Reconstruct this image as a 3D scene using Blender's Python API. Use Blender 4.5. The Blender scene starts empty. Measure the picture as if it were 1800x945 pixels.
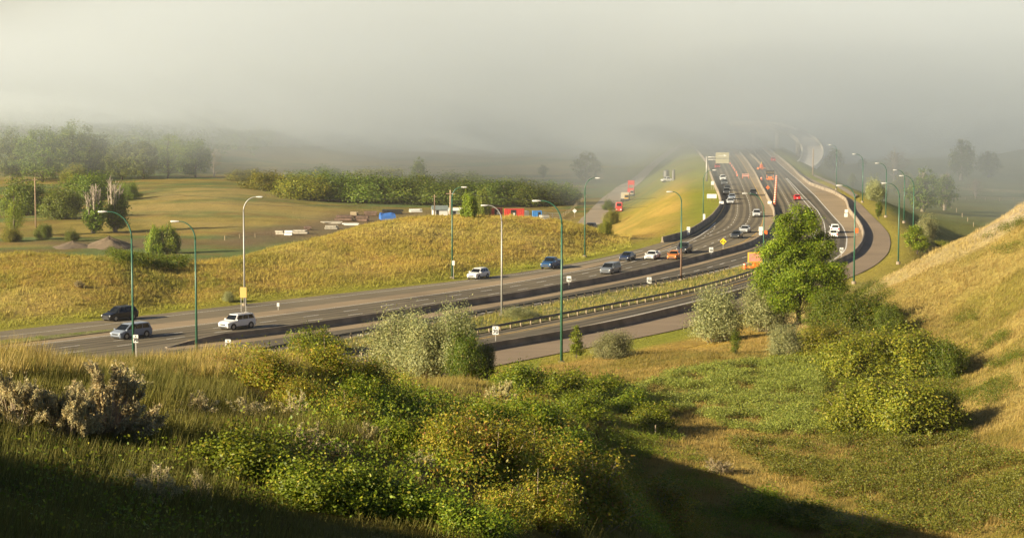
import bpy, math, random
import numpy as np
from mathutils import Vector, Matrix
R = math.radians
scene = bpy.context.scene
COL = scene.collection

# ---------------------------------------------------------------- camera, sky, sun, exposure
F, HC, YH, CX, CY = 3600.0, 30.0, 150.0, 900.0, 472.5
PITCH = math.atan((CY - YH) / F)
cam_d = bpy.data.cameras.new('camera'); cam = bpy.data.objects.new('camera', cam_d); COL.objects.link(cam)
cam_d.sensor_width = 36.0; cam_d.lens = F * 36 / 1800; cam_d.clip_end = 9000; cam_d.clip_start = 0.5
cam.location = (0, 0, HC); cam.rotation_euler = (R(90) - PITCH, 0, 0)
scene.camera = cam

SUN_EL, SUN_TO = R(20.0), Vector((0.87, 0.48, 0)).normalized()      # the ground direction the light travels in
world = bpy.data.worlds.new('World'); scene.world = world; world.use_nodes = True
nt = world.node_tree; nt.nodes.clear()
sky = nt.nodes.new('ShaderNodeTexSky'); sky.sky_type = 'NISHITA'; sky.sun_disc = False
sky.sun_elevation = SUN_EL; sky.sun_rotation = math.atan2(-SUN_TO.x, -SUN_TO.y); sky.altitude = 800; sky.dust_density = 0.8; sky.air_density = 0.55
bg = nt.nodes.new('ShaderNodeBackground'); bg.inputs['Strength'].default_value = 0.05
out = nt.nodes.new('ShaderNodeOutputWorld')
nt.links.new(sky.outputs[0], bg.inputs[0]); nt.links.new(bg.outputs[0], out.inputs[0])
sun_d = bpy.data.lights.new('sun', 'SUN'); sun_d.energy = 5.0; sun_d.angle = R(0.5); sun_d.color = (1.0, 0.86, 0.60)
sun = bpy.data.objects.new('sun', sun_d); COL.objects.link(sun)
ld = Vector((SUN_TO.x * math.cos(SUN_EL), SUN_TO.y * math.cos(SUN_EL), -math.sin(SUN_EL)))
sun.rotation_euler = ld.to_track_quat('-Z', 'Y').to_euler(); sun.location = (-200, -120, 160)
vs = scene.view_settings
vs.view_transform = 'Standard'; vs.look = 'None'; vs.gamma = 1.0; vs.use_curve_mapping = False
vs.exposure = 1.38
scene.render.engine = 'CYCLES'
cy = scene.cycles
cy.use_denoising = True; cy.max_bounces = 8; cy.diffuse_bounces = 3; cy.glossy_bounces = 2; cy.transmission_bounces = 4
cy.transparent_max_bounces = 8; cy.volume_bounces = 6; cy.use_adaptive_sampling = True; cy.adaptive_threshold = 0.02
cy.caustics_reflective = False; cy.caustics_refractive = False

# ---------------------------------------------------------------- helpers
def fr(p): return np.array(p, float)
_c, _s = math.cos(PITCH), math.sin(PITCH)
def ray(px, py):
    u = (px - CX) / F; v = (CY - py) / F
    return np.array([u, _c + v * _s, -_s + v * _c])
def P(px, py, z=0.0):                       # where the sight line through a point of the photo meets level z
    d = ray(px, py); t = (z - HC) / d[2]
    return np.array([d[0] * t, d[1] * t, z])
def PD(px, py, Y):                          # ... at distance Y
    d = ray(px, py); t = Y / d[1]
    return np.array([d[0] * t, Y, HC + d[2] * t])
def pxs(X, Y): return CX + F * X / Y

def lin(c):                                 # sRGB 0-255 to linear
    c = np.array(c, float) / 255
    return tuple(np.where(c <= 0.04045, c / 12.92, ((c + 0.055) / 1.055) ** 2.4))

class MB:
    def __init__(s): s.v = []; s.f = []; s.n = 0
    def add(s, vs_, fs):
        b = len(s.v); s.v.extend([tuple(map(float, q)) for q in vs_]); s.f.extend([tuple(i + b for i in f) for f in fs]); return s
    def box(s, c, d, rz=0.0, ry=0.0, taper=1.0):
        x, y, z = d[0] / 2, d[1] / 2, d[2] / 2
        pts = []
        for k, (sx, sy, sz) in enumerate([(-1,-1,-1),(1,-1,-1),(1,1,-1),(-1,1,-1),(-1,-1,1),(1,-1,1),(1,1,1),(-1,1,1)]):
            t = taper if sz > 0 else 1.0
            p = Vector((sx * x * t, sy * y * t, sz * z))
            if ry: p = Matrix.Rotation(ry, 3, 'Y') @ p
            if rz: p = Matrix.Rotation(rz, 3, 'Z') @ p
            pts.append((p.x + c[0], p.y + c[1], p.z + c[2]))
        return s.add(pts, [(0,3,2,1),(4,5,6,7),(0,1,5,4),(1,2,6,5),(2,3,7,6),(3,0,4,7)])
    def tube(s, pts, rad, n=8, cap=True):
        pts = [Vector(p) for p in pts]
        if not hasattr(rad, '__len__'): rad = [rad] * len(pts)
        rings = []
        ref = None
        for i, p in enumerate(pts):
            t = (pts[min(i + 1, len(pts) - 1)] - pts[max(i - 1, 0)])
            t = t.normalized() if t.length > 1e-9 else Vector((0, 0, 1))
            if ref is None:
                ref = Vector((1, 0, 0)) if abs(t.x) < 0.8 else Vector((0, 1, 0))
            a = (ref - t * ref.dot(t)).normalized(); b = t.cross(a); ref = a
            rings.append([p + (a * math.cos(2 * math.pi * k / n) + b * math.sin(2 * math.pi * k / n)) * rad[i] for k in range(n)])
        return s.loft(rings, cap)
    def loft(s, rings, cap=True, closed=True):
        n = len(rings[0]); vs_ = [p for r in rings for p in r]; fs = []
        for i in range(len(rings) - 1):
            for k in range(n if closed else n - 1):
                k2 = (k + 1) % n
                fs.append((i * n + k, i * n + k2, (i + 1) * n + k2, (i + 1) * n + k))
        if cap:
            fs.append(tuple(range(n))[::-1]); fs.append(tuple((len(rings) - 1) * n + k for k in range(n)))
        return s.add(vs_, fs)
    def cyl(s, c, axis, r, h, n=16, r2=None):
        c = Vector(c); ax = Vector(axis).normalized()
        return s.tube([c - ax * h / 2, c + ax * h / 2], [r, r if r2 is None else r2], n)
    def prism(s, poly, z0, z1):             # poly: xy outline
        n = len(poly)
        return s.add([(x, y, z0) for x, y in poly] + [(x, y, z1) for x, y in poly],
                     [tuple(range(n))[::-1], tuple(range(n, 2 * n))] + [(k, (k + 1) % n, n + (k + 1) % n, n + k) for k in range(n)])
    def quad(s, a, b, c, d): return s.add([a, b, c, d], [(0, 1, 2, 3)])
    def slab(s, a, b, c, d, t):              # a quad with thickness t along its normal
        a, b, c, d = map(Vector, (a, b, c, d)); n = (b - a).cross(d - a).normalized() * t
        return s.add([a, b, c, d, a + n, b + n, c + n, d + n], [(3,2,1,0),(4,5,6,7),(0,1,5,4),(1,2,6,5),(2,3,7,6),(3,0,4,7)])
    def build(s, name, mat, parent=None, smooth=False):
        me = bpy.data.meshes.new(name); me.from_pydata(s.v, [], s.f); me.update()
        if mat: me.materials.append(mat)
        if smooth: me.polygons.foreach_set('use_smooth', [True] * len(me.polygons))
        o = bpy.data.objects.new(name, me); COL.objects.link(o)
        if parent: o.parent = parent
        return o

def np_mesh(name, V, faces, mat, parent=None, colors=None, smooth=False, link=True):
    """V (n,3); faces (m,k) with k corners each; colors (n,3) kept as the point attribute Col"""
    me = bpy.data.meshes.new(name); V = np.asarray(V, np.float32); faces = np.asarray(faces, np.int32); k = faces.shape[1]
    me.vertices.add(len(V)); me.vertices.foreach_set('co', V.ravel())
    me.loops.add(faces.size); me.loops.foreach_set('vertex_index', faces.ravel())
    me.polygons.add(len(faces)); me.polygons.foreach_set('loop_start', np.arange(0, faces.size, k, dtype=np.int32))
    if smooth: me.polygons.foreach_set('use_smooth', np.ones(len(faces), bool))
    if colors is not None:
        a = me.attributes.new('Col', 'FLOAT_COLOR', 'POINT')
        c4 = np.ones((len(V), 4), np.float32); c4[:, :3] = colors; a.data.foreach_set('color', c4.ravel())
    me.update(calc_edges=True); me.validate()
    if mat: me.materials.append(mat)
    o = bpy.data.objects.new(name, me)
    if link: COL.objects.link(o)
    if parent: o.parent = parent
    return o

def tag(o, label=None, cat=None, group=None, kind=None):
    if label: o['label'] = label
    if cat: o['category'] = cat
    if group: o['group'] = group
    if kind: o['kind'] = kind
    return o
def empty(name, loc, rz=0.0, label=None, cat=None, group=None):
    o = bpy.data.objects.new(name, None); COL.objects.link(o); o.empty_display_size = 0.3
    o.location = tuple(map(float, loc)); o.rotation_euler = (0, 0, float(rz))
    return tag(o, label, cat, group)
KIDS = {}
def copy_tree(o, parent=None):
    c = o.copy(); COL.objects.link(c)
    if parent: c.parent = parent
    for ch in o.children: copy_tree(ch, c)
    return c

# ---------------------------------------------------------------- materials
def mat(name, col, rough=0.6, metal=0.0, spec=0.5, noise=None, bump=None, alpha=None, coat=0.0):
    """noise: (scale, amount, detail) mottles the colour; bump: (scale, strength)"""
    m = bpy.data.materials.new(name); m.use_nodes = True
    n = m.node_tree.nodes; l = m.node_tree.links; b = n['Principled BSDF']
    b.inputs['Base Color'].default_value = (*col, 1); b.inputs['Roughness'].default_value = rough
    b.inputs['Metallic'].default_value = metal; b.inputs['Specular IOR Level'].default_value = spec
    b.inputs['Coat Weight'].default_value = coat
    if noise or bump:
        tc = n.new('ShaderNodeTexCoord')
    if noise:
        t = n.new('ShaderNodeTexNoise'); t.inputs['Scale'].default_value = noise[0]; t.inputs['Detail'].default_value = noise[2] if len(noise) > 2 else 6
        l.new(tc.outputs['Object'], t.inputs['Vector'])
        r = n.new('ShaderNodeMapRange'); r.inputs[1].default_value = 0.3; r.inputs[2].default_value = 0.7
        r.inputs[3].default_value = 1 - noise[1]; r.inputs[4].default_value = 1 + noise[1]
        l.new(t.outputs['Fac'], r.inputs[0])
        mx = n.new('ShaderNodeVectorMath'); mx.operation = 'SCALE'; mx.inputs[0].default_value = col
        l.new(r.outputs[0], mx.inputs['Scale']); l.new(mx.outputs[0], b.inputs['Base Color'])
    if bump:
        t2 = n.new('ShaderNodeTexNoise'); t2.inputs['Scale'].default_value = bump[0]; t2.inputs['Detail'].default_value = 5
        l.new(tc.outputs['Object'], t2.inputs['Vector'])
        bp = n.new('ShaderNodeBump'); bp.inputs['Strength'].default_value = bump[1]; bp.inputs['Distance'].default_value = 0.1
        l.new(t2.outputs['Fac'], bp.inputs['Height']); l.new(bp.outputs[0], b.inputs['Normal'])
    return m

def leaf_mat(name, trans=0.42, rough=0.5, spec=0.3):
    m = bpy.data.materials.new(name); m.use_nodes = True
    n = m.node_tree.nodes; l = m.node_tree.links; b = n['Principled BSDF']
    a = n.new('ShaderNodeAttribute'); a.attribute_name = 'Col'
    oi = n.new('ShaderNodeObjectInfo')
    hs = n.new('ShaderNodeHueSaturation')
    mr = n.new('ShaderNodeMapRange'); mr.inputs[3].default_value = 0.85; mr.inputs[4].default_value = 1.18
    l.new(oi.outputs['Random'], mr.inputs[0]); l.new(mr.outputs[0], hs.inputs['Value'])
    mr2 = n.new('ShaderNodeMapRange'); mr2.inputs[3].default_value = 0.485; mr2.inputs[4].default_value = 0.512
    l.new(oi.outputs['Random'], mr2.inputs[0]); l.new(mr2.outputs[0], hs.inputs['Hue'])
    l.new(a.outputs['Color'], hs.inputs['Color']); l.new(hs.outputs[0], b.inputs['Base Color'])
    b.inputs['Roughness'].default_value = rough; b.inputs['Specular IOR Level'].default_value = spec
    t = n.new('ShaderNodeBsdfTranslucent'); l.new(hs.outputs[0], t.inputs['Color'])
    mx = n.new('ShaderNodeMixShader'); mx.inputs[0].default_value = trans
    l.new(b.outputs[0], mx.inputs[1]); l.new(t.outputs[0], mx.inputs[2]); l.new(mx.outputs[0], n['Material Output'].inputs['Surface'])
    return m
M_LEAF = leaf_mat('leaf'); M_GRASS = leaf_mat('grass blades', 0.3, 0.6, 0.15)

def asphalt_mat(name, col, streak=0.12, seed=0.0):
    m = bpy.data.materials.new(name); m.use_nodes = True
    n = m.node_tree.nodes; l = m.node_tree.links; b = n['Principled BSDF']
    g = n.new('ShaderNodeNewGeometry')
    def noise(sc, det=5, vec=None):
        t = n.new('ShaderNodeTexNoise'); t.inputs['Scale'].default_value = sc; t.inputs['Detail'].default_value = det
        l.new(vec or g.outputs['Position'], t.inputs['Vector']); return t
    mp = n.new('ShaderNodeMapping'); mp.vector_type = 'POINT'; mp.inputs['Rotation'].default_value = (0, 0, R(-55)); mp.inputs['Scale'].default_value = (0.03, 0.7, 1)
    l.new(g.outputs['Position'], mp.inputs['Vector'])
    t1 = noise(1.0, 4, mp.outputs[0]); t2 = noise(0.06, 5); t3 = noise(9.0, 3)
    def rng(t, lo, hi, a=0.3, z=0.7):
        r = n.new('ShaderNodeMapRange'); r.inputs[1].default_value = a; r.inputs[2].default_value = z; r.inputs[3].default_value = lo; r.inputs[4].default_value = hi
        l.new(t.outputs['Fac'], r.inputs[0]); return r
    r1, r2, r3 = rng(t1, 1 - streak * 1.6, 1 + streak * 1.6), rng(t2, 0.82, 1.18), rng(t3, 0.9, 1.1)
    m1 = n.new('ShaderNodeMath'); m1.operation = 'MULTIPLY'; l.new(r1.outputs[0], m1.inputs[0]); l.new(r2.outputs[0], m1.inputs[1])
    m2 = n.new('ShaderNodeMath'); m2.operation = 'MULTIPLY'; l.new(m1.outputs[0], m2.inputs[0]); l.new(r3.outputs[0], m2.inputs[1])
    mx = n.new('ShaderNodeVectorMath'); mx.operation = 'SCALE'; mx.inputs[0].default_value = col
    l.new(m2.outputs[0], mx.inputs['Scale']); l.new(mx.outputs[0], b.inputs['Base Color'])
    b.inputs['Roughness'].default_value = 0.85; b.inputs['Specular IOR Level'].default_value = 0.25
    return m
# ---------------------------------------------------------------- the lie of the land
def fwd(pts, z=0.0): return np.array([P(a, b, z)[:2] for a, b in pts])
EDGE_FAR = [(-700, 671), (-300, 619), (0, 581), (245, 556), (430, 534), (600, 515), (750, 500), (850, 488), (950, 473), (1050, 455), (1130, 436), (1164, 425),
            (1204, 415), (1229, 401), (1251, 385), (1264, 369), (1268.5, 357), (1263, 341), (1255, 323), (1247, 300), (1242, 286), (1226, 267), (1204, 247), (1190, 236)]
PATH_NEAR = [(-199, 851), (300, 754), (700, 676), (879, 641), (985, 620), (1046, 608), (1130, 592), (1210, 575), (1300, 552), (1400, 523), (1463, 499), (1509, 482), (1541, 465),
             (1561, 446), (1566, 428), (1563, 411), (1549, 394), (1532, 378), (1512, 357), (1485, 343), (1463, 331), (1440, 321), (1412, 307), (1393, 294), (1368, 273), (1347, 257), (1325, 240)]
CORR = np.vstack([fwd(EDGE_FAR), fwd(PATH_NEAR)[::-1]])
def poly_sd(pts, poly):
    """distance to a polygon, negative inside"""
    out = np.empty(len(pts)); A = poly; B = np.roll(poly, -1, 0); e = B - A; L2 = (e ** 2).sum(1)
    for i in range(0, len(pts), 40000):
        p = pts[i:i + 40000]
        w = p[:, None, :] - A[None]
        t = np.clip((w * e).sum(2) / L2, 0, 1)
        d = np.sqrt(((w - t[..., None] * e) ** 2).sum(2)).min(1)
        c1 = A[None, :, 1] <= p[:, 1:2]; c2 = B[None, :, 1] > p[:, 1:2]
        cr = e[None, :, 0] * w[..., 1] - e[None, :, 1] * w[..., 0]
        up = c1 & c2 & (cr > 0); dn = (~c1) & (~c2) & (cr < 0)
        ins = (up.sum(1) - dn.sum(1)) != 0
        out[i:i + 40000] = np.where(ins, -d, d)
    return out

CP = []   # (photo column, distance, height)
def row(Y, **kw): pass
def cp(Y, *pz):
    for q, z in pz: CP.append((q, Y, z))
def cq(*t):                                   # (column, line, distance)
    for q, y, Y in t: CP.append((q, Y, PD(q, y, Y)[2]))
cp(15, (-900, 26.8), (0, 25.8), (900, 24.8), (1800, 21.5), (2700, 17))
cp(22, (-900, 26.6), (0, 24.9), (900, 23.4), (1800, 18.5), (2700, 14))
cp(30, (-900, 26.2), (0, 23.9), (450, 23.1), (900, 22.0), (1250, 19.6), (1800, 15.5), (2700, 11))
cp(38, (-900, 25.8), (0, 23.8), (450, 22.7), (900, 21.4), (1250, 18.9), (1500, 15.8), (1800, 12), (2700, 8))
cp(48, (-900, 24.8), (0, 23.4), (450, 22.4), (900, 20.6), (1250, 17.4), (1450, 13.6), (1800, 9), (2400, 7))
cp(60, (-900, 22.6), (0, 21.4), (250, 21.7), (450, 21.85), (700, 20.3), (900, 18.9), (1100, 17.3), (1300, 13.8), (1450, 10), (1800, 7), (2400, 7))
cp(75, (-900, 18), (0, 17.6), (450, 18.4), (650, 19.0), (900, 17.4), (1000, 16.4), (1120, 14.4), (1300, 8.8), (1450, 6), (1800, 5.5), (2400, 8))
cp(88, (-900, 14), (0, 14.6), (450, 15.6), (650, 17.0), (780, 17.0), (900, 16.1), (1000, 14.6), (1120, 10.8), (1250, 7.4), (1450, 5.2), (1800, 5), (2400, 9))
cp(100, (-600, 12), (0, 12.4), (450, 13.4), (650, 14.8), (850, 15.2), (950, 13.6), (1050, 11), (1200, 6.3), (1500, 4.6), (1800, 5.2), (2400, 12))
cp(130, (-600, 8), (0, 8), (450, 9), (650, 10.4), (850, 9.8), (930, 8.8), (1000, 7.0), (1080, 4.8), (1200, 3.9), (1500, 3.6), (1800, 4.6), (2400, 15))
cp(170, (-600, 4), (0, 4.5), (450, 4.5), (700, 5.2), (850, 5.6), (930, 5.2), (1000, 4.2), (1100, 3.1), (1400, 3.1), (1600, 3.3), (1700, 3.8), (1800, 6.2), (2400, 18))
cp(205, (0, 1), (600, 1.2), (900, 1.3), (1000, 1.2), (1150, 2.0), (1250, 2.4), (1400, 3), (1500, 3.6), (1600, 4.4), (1700, 5.6), (1800, 9.0), (2400, 24))
cp(232, (1000, 0), (1250, 0.8), (1400, 2.2), (1470, 4.0), (1520, 6.0), (1560, 7.9), (1600, 9.2), (1700, 12.4), (1800, 15.8), (2000, 22), (2400, 32))
cp(262, (1300, 0.2), (1440, 0.6), (1500, 1.6), (1560, 3.5), (1600, 5.2), (1700, 9), (1800, 13), (2000, 20), (2400, 30))
cp(310, (1500, 0), (1600, 0), (1700, 2), (1800, 7), (2000, 14), (2400, 22))
cp(360, (1600, -1.5), (1660, -4), (1800, -5), (2400, 5))
cq((-500, 445, 288), (-300, 447, 293), (0, 449, 300), (100, 450, 303), (190, 452, 306), (225, 456, 308), (262, 464, 312), (330, 464, 318), (430, 449, 328), (520, 427, 345), (620, 403, 365), (720, 385, 385), (830, 382, 398), (900, 381, 405), (1000, 397, 420), (1060, 415, 428))
cp(258, (0, 0.4), (-300, 0.3)); cp(272, (0, 2.2), (100, 2.0), (200, 1.6)); cp(285, (300, 0.7), (430, 0.9)); cp(305, (500, 1.0), (600, 1.2)); cp(330, (650, 2.0), (750, 2.2)); cp(350, (800, 2.2), (900, 1.6), (1000, 0.4))
cp(350, (-300, -2), (0, -3), (200, -6), (330, -5)); cp(385, (200, -10), (430, -5), (520, -3)); cp(450, (0, -13), (300, -13), (620, -6), (720, -5), (830, -5), (920, -6), (1000, -5))
cp(520, (-600, -15), (0, -15), (400, -15), (700, -14), (900, -13.5), (1000, -12), (1060, -9), (1700, -11), (1800, -11), (2400, -8))
cp(650, (-600, -15), (0, -15), (500, -15), (1000, -15), (1120, -14.5), (1600, -10), (1700, -12), (2400, -12))
cp(1000, (-600, -15), (0, -15), (300, -14), (700, -15), (1200, -15), (1480, -9), (1800, -12), (2400, -12))
cp(800, (370, -11.5), (200, -14), (560, -15))
cp(1300, (-600, 20), (0, 6), (250, -4), (500, -13), (1000, -13), (1400, -12), (1800, -10), (2400, -6))
cp(1600, (-600, 70), (-200, 72), (0, 66), (200, 48), (500, 16), (900, 0), (1500, 0), (2000, 12))
cp(2000, (-600, 120), (0, 110), (400, 112), (900, 100), (1300, 102), (1800, 100), (2400, 100))
cp(2600, (-600, 150), (900, 150), (2400, 150))
CP = np.array(CP)
def warp(q, Y): return np.stack([np.clip((q - 900) / 600, -3, 3), 2.2 * np.log(Y)], -1)
_X = warp(CP[:, 0], CP[:, 1]); _c2 = 0.12 ** 2
_K = np.sqrt(((_X[:, None] - _X[None]) ** 2).sum(2) + _c2) + 0.004 * -np.eye(len(_X))
_W = np.linalg.solve(np.vstack([np.hstack([_K, np.ones((len(_X), 1))]), np.append(np.ones(len(_X)), 0)[None]]), np.append(CP[:, 2], 0))

def hash2(i, j, s): 
    h = np.sin(i * 127.1 + j * 311.7 + s * 74.7) * 43758.5453
    return h - np.floor(h)
def vnoise(x, y, s=0):
    i, j = np.floor(x), np.floor(y); u, v = x - i, y - j; u, v = u * u * (3 - 2 * u), v * v * (3 - 2 * v)
    return (hash2(i, j, s) * (1 - u) + hash2(i + 1, j, s) * u) * (1 - v) + (hash2(i, j + 1, s) * (1 - u) + hash2(i + 1, j + 1, s) * u) * v
def fbm(x, y, s=0, o=4):
    a, t = 0.5, 0.0
    for k in range(o):
        t = t + a * vnoise(x, y, s + k); x, y, a = x * 2.03 + 11.3, y * 2.03 - 7.7, a * 0.5
    return t / (1 - 0.5 ** o)
def sstep(a, b, x):
    t = np.clip((x - a) / (b - a), 0, 1); return t * t * (3 - 2 * t)

MOUNDS = [(190, 427, 390, 16, 1.0), (130, 428, 470, 20, 0.8)]
def terrain(X, Y, want_sd=False):
    X, Y = np.atleast_1d(np.asarray(X, float)), np.atleast_1d(np.asarray(Y, float)); sh = X.shape; X, Y = X.ravel(), Y.ravel()
    Yc = np.maximum(Y, 12.0); q = warp(pxs(X, Yc), Yc)
    z = np.empty(len(X))
    for i in range(0, len(X), 20000):
        d = np.sqrt(((q[i:i + 20000, None] - _X[None]) ** 2).sum(2) + _c2); z[i:i + 20000] = d @ _W[:-1] + _W[-1]
    # unseen rise left of the view, added and shaped to shade the lower left
    hl = sstep(-12, -45, X + (Y - 30) * 0.35) * sstep(21, 7, Y)
    z = z + 15.8 * hl
    sd = poly_sd(np.stack([X, Y], 1), CORR)
    rough = (fbm(X / 9, Y / 9, 3) - 0.5) * 1.1 + (fbm(X / 2.2, Y / 2.2, 9, 3) - 0.5) * 0.35
    rough *= np.clip(Y / 140, 0.45, 1.1)
    z = z + rough * sstep(2, 14, sd) * np.where(Y > 450, 0.6, 1)
    fall = np.where(Y < 330, 9.0, 9 + np.clip((Y - 330) / 8, 0, 26))
    w = 1 - sstep(1.0, fall, sd)
    z = z * (1 - w) + (-0.07) * w
    z = np.where(sd < 0, -0.07, z)
    z = z.reshape(sh)
    return (z, sd.reshape(sh)) if want_sd else z

def hit(px, py, y0=14.0, y1=2600.0):
    """where the sight line through a photo point first meets the ground"""
    Y = np.exp(np.linspace(math.log(y0), math.log(y1), 1400)); d = ray(px, py); t = Y / d[1]
    X = d[0] * t; Z = HC + d[2] * t; g = terrain(X, Y); k = np.argmax(g >= Z)
    if g[k] < Z[k]: k = len(Y) - 1
    return np.array([X[k], Y[k], g[k]])
def hits(pts, y0=14.0, y1=2600.0): return [hit(a, b, y0, y1) for a, b in pts]
def on(X, Y): return float(terrain(X, Y)[0])

# ground mesh: one sheet, finer near by
NR, NCOL = 760, 420
rows = 6.0 * (2600 / 6.0) ** (np.linspace(0, 1, NR)); u = np.linspace(-1, 1, NCOL); u = np.sign(u) * np.abs(u) ** 1.15
GY = np.repeat(rows[:, None], NCOL, 1); GX = u[None] * (0.36 * GY + 70 * np.exp(-GY / 300))
GZ, GSD = terrain(GX, GY, True)
def polymask(px_poly, z, X, Y, soft=4.0):
    return sstep(soft, -soft, poly_sd(np.stack([X.ravel(), Y.ravel()], 1), fwd(px_poly, z))).reshape(X.shape)

C_GOLD, C_STRAW, C_OLIVE, C_GREEN, C_DIRT, C_RUST, C_FIELD = (fr((0.335, 0.225, 0.048)), fr((0.42, 0.31, 0.10)), fr((0.145, 0.128, 0.018)), fr((0.20, 0.21, 0.022)), fr((0.145, 0.10, 0.058)), fr((0.23, 0.125, 0.038)), fr((0.11, 0.145, 0.04)))
def ground_colour(X, Y, sd):
    q = pxs(X, np.maximum(Y, 6)); sh = X.shape
    n1, n2, n3 = fbm(X / 30, Y / 30, 21), fbm(X / 7, Y / 7, 31), fbm(X / 1.6, Y / 1.6, 41, 3)
    c = np.ones(sh + (3,)) * C_GOLD
    def mix(col, m): 
        nonlocal c
        m = np.clip(m, 0, 1)[..., None]; c = c * (1 - m) + col * m
    hill = sstep(230, 262, Y) * (1 - sstep(430, 470, Y)) * (q < 1150)
    mix(C_OLIVE * 1.15, hill * (0.12 + 0.28 * sstep(650, 100, q) + 0.75 * sstep(0.40, 0.60, fbm(X / 6, Y / 14, 33)) * (0.5 + 0.5 * sstep(800, 100, q))))
    mix(C_RUST * 1.1, hill * sstep(0.52, 0.7, n3) * 0.5)
    mix(C_STRAW, hill * sstep(0.55, 0.75, n1) * 0.5)
    rh = (q > 1380) & (Y > 150) & (Y < 330)
    mix(fr((0.37, 0.295, 0.14)), rh * (0.8 + 0.3 * (n2 - 0.5)))
    mix(C_OLIVE * 1.5, 0.6 * rh * sstep(0.56, 0.72, fbm(X / 5 + Y / 14, Y / 6 - X / 20, 91)) * 0.55)
    mix(fr((0.33, 0.25, 0.15)), rh * sstep(0.58, 0.74, fbm(X / 3 + Y / 9, Y / 11, 95, 3)) * 0.55)
    mix(C_RUST, rh * sstep(0.6, 0.75, n3) * 0.35)
    mix(fr((0.40, 0.32, 0.2)), sstep(1690, 1760, q) * sstep(225, 232, Y) * (Y < 330))
    val = (Y > 100) & (Y < 225) & (q > 900)
    mix(fr((0.34, 0.255, 0.07)), val * 0.8)
    mix(C_OLIVE * 1.0, val * (0.25 + 0.6 * sstep(0.42, 0.62, n2)))
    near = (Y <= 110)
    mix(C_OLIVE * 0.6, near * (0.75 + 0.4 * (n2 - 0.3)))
    far = sstep(440, 500, Y)
    mix(C_FIELD, far * (q < 1300) * (0.35 + 0.9 * sstep(0.42, 0.6, fbm(X / 60, Y / 25, 77))))
    mix(C_FIELD * 0.9, sstep(380, 460, Y) * (q > 1300) * (0.85 + 0.3 * (n1 - 0.5)))
    mix(C_RUST * 0.9, far * (q < 1300) * sstep(0.55, 0.7, fbm(X / 22, Y / 12, 177)) * 0.55); mix(C_OLIVE * 0.8, far * sstep(0.5, 0.66, fbm(X / 10, Y / 9, 178)) * 0.5)
    fm = polymask([(190, 365), (260, 332), (420, 325), (500, 340), (620, 372), (560, 385), (300, 395)], -13, X, Y, 18)
    mix(C_STRAW * 0.75, fm * (0.7 * sstep(0.35, 0.6, fbm(X / 40, Y / 14, 5)) + 0.15))
    dm = polymask([(60, 428), (300, 418), (430, 432), (560, 415), (700, 392), (700, 372), (600, 372), (530, 392), (430, 405), (330, 432), (180, 436)], -15, X, Y, 10)
    dm = np.maximum(dm, polymask([(560, 400), (980, 392), (1010, 372), (820, 360), (600, 366)], -15, X, Y, 8) * 0.6)
    mix(C_DIRT, dm * (0.75 + 0.5 * (n1 - 0.4)))
    far_strip = polymask([(380, 303), (1000, 300), (1000, 286), (700, 286), (400, 291)], -15, X, Y, 14)
    mix(C_STRAW * 0.8, far_strip * 0.8)
    mix(fr((0.11, 0.09, 0.04)), sstep(1150, 1400, Y) * 0.85)
    bank = (sstep(425, 450, Y) * (q > 1060) * (q < 1275)) * (sd < 60)
    mix(C_GREEN * 0.8, bank * (0.35 + 0.65 * sstep(0.35, 0.7, fbm(X / 12, Y / 40, 61))))
    mix(C_GOLD * 1.1, bank * sstep(800, 600, Y) * sstep(5, 13, sd) * (0.55 + 0.45 * sstep(0.35, 0.6, fbm(X / 7, Y / 30, 63))))
    verge = (sd > -1) * (1 - sstep(2.0, 9, sd + 3 * (n2 - 0.5))) 
    mix(C_GREEN * 1.15, verge * (Y > 190) * (0.6 + 0.8 * (n2 - 0.3)))
    vr = polymask([(1463, 500), (1566, 440), (1540, 385), (1440, 318), (1480, 320), (1600, 385), (1605, 450), (1560, 490)], 0, X, Y, 4)
    mix(fr((0.36, 0.28, 0.05)), vr * (0.85 + 0.4 * (n2 - 0.5)))
    mix(C_GREEN * 1.1, polymask([(880, 660), (1060, 625), (1215, 592), (1215, 570), (1050, 604), (880, 642)], 0.5, X, Y, 2.5) * 0.8)
    return np.clip(c * (0.86 + 0.28 * n3)[..., None], 0.004, 0.7)
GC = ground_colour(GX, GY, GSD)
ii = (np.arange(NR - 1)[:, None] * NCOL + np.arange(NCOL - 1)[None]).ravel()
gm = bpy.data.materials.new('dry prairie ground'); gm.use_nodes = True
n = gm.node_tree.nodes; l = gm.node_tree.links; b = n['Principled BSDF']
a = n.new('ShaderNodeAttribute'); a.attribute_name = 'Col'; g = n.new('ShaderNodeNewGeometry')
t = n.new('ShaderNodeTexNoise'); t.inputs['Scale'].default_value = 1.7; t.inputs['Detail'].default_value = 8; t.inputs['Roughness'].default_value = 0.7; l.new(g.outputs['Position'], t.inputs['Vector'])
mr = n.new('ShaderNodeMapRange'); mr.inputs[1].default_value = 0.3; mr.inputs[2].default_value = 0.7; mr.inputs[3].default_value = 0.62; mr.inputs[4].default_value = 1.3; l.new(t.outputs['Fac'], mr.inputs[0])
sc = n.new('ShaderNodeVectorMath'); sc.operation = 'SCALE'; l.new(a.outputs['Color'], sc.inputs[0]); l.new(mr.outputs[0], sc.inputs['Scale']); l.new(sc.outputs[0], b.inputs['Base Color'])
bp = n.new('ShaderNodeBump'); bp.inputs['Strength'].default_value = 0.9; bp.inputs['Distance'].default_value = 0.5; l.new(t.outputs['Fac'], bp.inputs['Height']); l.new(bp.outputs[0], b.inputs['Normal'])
b.inputs['Roughness'].default_value = 0.95; b.inputs['Specular IOR Level'].default_value = 0.1
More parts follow.
